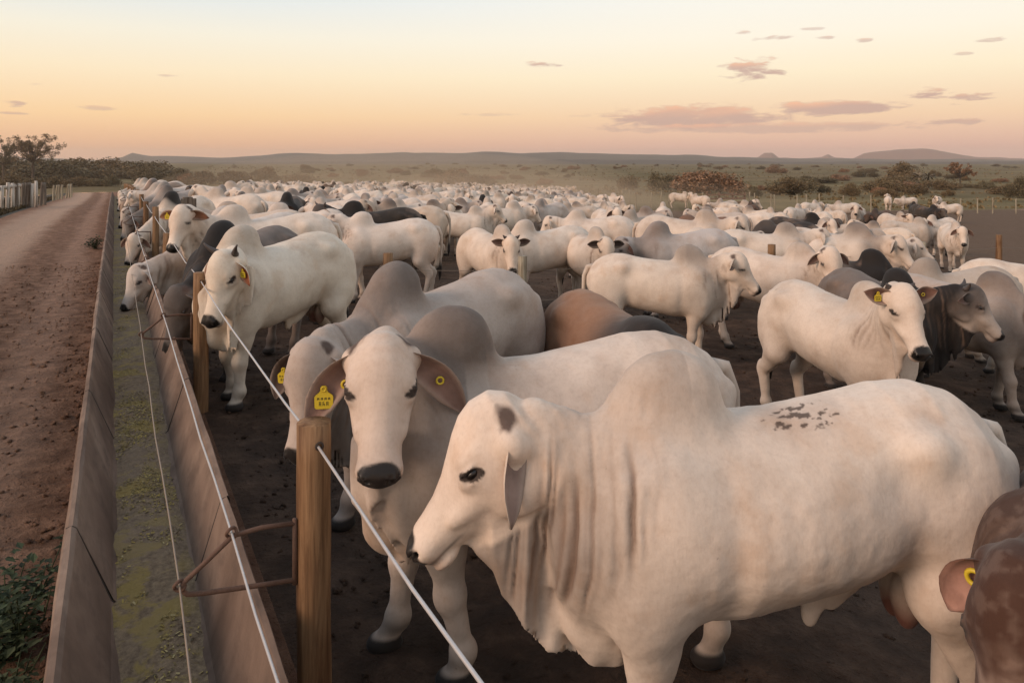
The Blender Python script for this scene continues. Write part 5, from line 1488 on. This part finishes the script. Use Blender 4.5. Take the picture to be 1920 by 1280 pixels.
# ------------------------------------------------------------------ the far herd: shared bodies, one object each
def lib(i, **kw):
    kw.setdefault('h', .034); kw['seed'] = 100 + i
    return cow_mesh('zebu_bull', **kw)[0]
LIB = [lib(9, hp=(1.0, .1, .95), hy=20, grey=.8, base=(.58, .49, .41)), lib(10, hp=(.8, .25, 1.35), hy=60, base=(.70, .58, .47), grey=.4, humpc=.8, hornl=0), lib(11, hp=(.95, -.2, 1.1), hy=-40, base=(.66, .57, .49), grey=.4), lib(0, hp=(.9, 0, 1.2)), lib(1, hp=(.86, .2, 1.3), hy=45, hpit=50, grey=.5), lib(2, hp=(.86, -.2, 1.3), hy=-45, hpit=50), lib(3, hp=(1.1, 0, .75), hpit=65),
       lib(4, hp=(.9, 0, 1.25), grey=.6, humpc=.5, base=(.56, .48, .42)), lib(5, hp=(.84, 0, 1.38), hpit=40, base=(.74, .63, .53)), lib(6, hp=(.88, .1, 1.2), hy=25, base=(.69, .59, .48), humpc=.6, facec=.5)]
DARK = [lib(7, bodyc=(.12, .07, .048), dark=.6, base=(.14, .09, .06), hp=(.9, 0, 1.1)), lib(8, bodyc=(.05, .04, .034), dark=1, base=(.06, .05, .04), facec=1, humpc=2)]
rs = np.random.RandomState(2)
taken = [(o.location.x, o.location.y) for o in SC.objects if o.parent is None and o.get('category') == 'cattle']
NF = [0]
def far_cow(px, py, label, group, yaw=None, dark=False, Y=None, force=False):
    if Y is None: Y = auto_depth(px, py, 1.5)
    X = (px - CX) / F * Y
    md = 1.05 if Y > 16 else 1.3
    if not force and any((X - a) ** 2 + (Y - b) ** 2 < md * md for a, b in taken): return False
    p, q = pq(X, Y)
    if p < .6: return False
    me = (DARK if dark else LIB)[rs.randint(len(DARK if dark else LIB))]
    yw = rs.rand() * 360 if yaw is None else yaw
    o = obj('zebu_bull', me, None, (X, Y, float(ground(X, Y)) - .01), (0, 0, radians(yw)))
    s = rs.uniform(.92, 1.06); o.scale = (s, s, s)
    tag(o, label, 'cattle', group); taken.append((X, Y)); NF[0] += 1
    return True
# the right group, farther rows
G = 'far cattle of the right group'
for (x, y, d) in ((1665, 366, 0), (1702, 366, 0), (1716, 378, 1), (1757, 366, 0), (1780, 378, 0), (1740, 384, 1), (1520, 374, 0), (1562, 384, 0), (1490, 382, 0), (1410, 378, 1), (1420, 384, 0), (1585, 376, 0), (1610, 384, 0), (1650, 386, 1), (1540, 392, 0),
                  (1360, 370, 0), (1312, 362, 0), (1275, 358, 0), (1380, 376, 0), (1340, 378, 0), (1400, 392, 0), (1495, 400, 1), (1530, 402, 0), (1575, 404, 0), (1700, 404, 0), (1660, 410, 0), (1350, 392, 0)):
    far_cow(x, y, 'bull standing in the back rows of the right hand group' if not d else 'dark bull standing in the back rows of the right hand group', G if not d else G + ', dark ones', None, bool(d), None, True)
for (x, y) in ((1012, 353), (1046, 357), (1078, 364), (1122, 374), (1062, 372), (1185, 386), (1160, 372), (1205, 394), (1000, 362), (1140, 362)):
    far_cow(x, y, 'pale bull standing loosely in the open middle of the pen', 'pale cattle in the open middle of the pen', None, False, None, True)
# the dense herd at left and centre
n = 0
for row, y in enumerate((398, 392, 386, 380, 375, 370, 366, 362, 359, 356, 354, 352, 350, 348, 346, 344, 343, 342, 341, 340, 339)):
    x = 236 + rs.rand() * 20
    if y > 364: x = 320 + rs.rand() * 20
    while x < (1100 if y < 378 else 800) - max(0, (356 - y)) * 4 and NF[0] < 262:
        yy = y + rs.normal(0, .8) + (3.0 * sstep(780, 1100, x) if y < 356 else 0)
        Y = auto_depth(x, yy, 1.5)
        if 9 < Y < 74:
            dk = rs.rand() < .07
            far_cow(x, yy, 'dark bull deep in the crowded herd beyond the cross fence' if dk else 'pale bull deep in the crowded herd beyond the cross fence', 'dark cattle of the crowded herd' if dk else 'pale cattle of the crowded herd', None, dk, Y)
        x += F / Y * rs.uniform(.7, 1.25) if Y > 0 else 20
print('far cattle', NF[0], 'time %.0f' % (time.time() - T0))

# ------------------------------------------------------------------ loose clods and pebbles
def clods(name, n, pf, qf, smin_, smax_, mat, label, seed):
    r = np.random.RandomState(seed); base = np.array([(1, 0, 0), (-1, 0, 0), (0, 1, 0), (0, -1, 0), (0, 0, 1), (0, 0, -1)], float)
    F8 = np.array([(0, 2, 4), (2, 1, 4), (1, 3, 4), (3, 0, 4), (2, 0, 5), (1, 2, 5), (3, 1, 5), (0, 3, 5)])
    p = pf(r, n); q = qf(r, n); s = smin_ + (smax_ - smin_) * r.rand(n) ** 3
    z = ground_pq(p, q)
    V = base[None] * (s[:, None] * (.6 + .8 * r.rand(n, 6)))[:, :, None] * np.array((1, 1, .6)) + r.normal(0, .18, (n, 6, 3)) * s[:, None, None]
    a = r.rand(n) * 6.28; c_, s_ = np.cos(a)[:, None], np.sin(a)[:, None]
    X = V[:, :, 0] * c_ - V[:, :, 1] * s_; Y = V[:, :, 0] * s_ + V[:, :, 1] * c_
    W_ = np.stack([X + p[:, None], Y + q[:, None], V[:, :, 2] + (z + s * .15)[:, None]], -1).reshape(-1, 3)
    T = (F8[None] + (np.arange(n) * 6)[:, None, None]).reshape(-1, 3)
    o = obj(name, mesh_np(name, W_, None, T, mat, True), None, (P0 * CT, P0 * ST, 0), (0, 0, TH)); tag(o, label, 'clods', None, 'stuff')
clods('soil_clods', 9000, lambda r, n: .15 + 9 * r.rand(n) ** 1.3, lambda r, n: -.5 + 14 * r.rand(n) ** 1.2, .006, .026, M['dirt'], 'trodden soil clods and dung crumbs on the pen floor', 3)
clods('road_crumbs', 6000, lambda r, n: -.85 - 3.2 * r.rand(n) ** 2.2, lambda r, n: 1.0 + 16 * r.rand(n) ** 1.4, .004, .026, M['road'], 'red earth crumbs and pebbles on the road beside the trough', 4)

# ------------------------------------------------------------------ air: dust over the herd, thin haze over the plain
def volume(name, dens, col, aniso=.25):
    m = bpy.data.materials.new(name); m.use_nodes = True; t = NT(m.node_tree); t.n.clear()
    v = t.new('ShaderNodeVolumePrincipled'); v.inputs['Color'].default_value = (*col, 1); v.inputs['Density'].default_value = dens; v.inputs['Anisotropy'].default_value = aniso
    o = t.new('ShaderNodeOutputMaterial'); t.link(v.outputs[0], o.inputs[1]); return m
mb = MB(); mb.box((-3600, -200, -20), (3600, 4700, 62))
o = obj('haze', mb.mesh('haze', volume('evening_haze', .00019, (.92, .80, .70)))); tag(o, 'thin evening haze over the plain', 'haze', None, 'stuff')
def puff(x, Y, z, rx, ry, rz, dens):
    V, f = [], []; n, m = 24, 14
    for i in range(m + 1):
        for j in range(n):
            th, ph = pi * i / m, 2 * pi * j / n; V.append((sin(th) * cos(ph) * rx, sin(th) * sin(ph) * ry, cos(th) * rz))
    f = [(i * n + j, (i + 1) * n + j, (i + 1) * n + (j + 1) % n, i * n + (j + 1) % n) for i in range(m) for j in range(n)]
    o = obj('dust', mesh_np('dust', V, f, None, volume('dust', dens, (.88, .68, .50)))); o.location = ((x - CX) / F * Y, Y, z)
    tag(o, 'pale brown dust drifting over the herd', 'dust', None, 'stuff')
puff(760, 62, -1.2, 22, 16, 4.0, .013)
puff(930, 52, -2.0, 13, 14, 3.4, .014)
puff(1130, 62, -2.9, 20, 14, 3.4, .008)
puff(250, 78, -.5, 48, 22, 6.0, .0012)
puff(680, 70, -1.6, 14, 12, 2.6, .006)
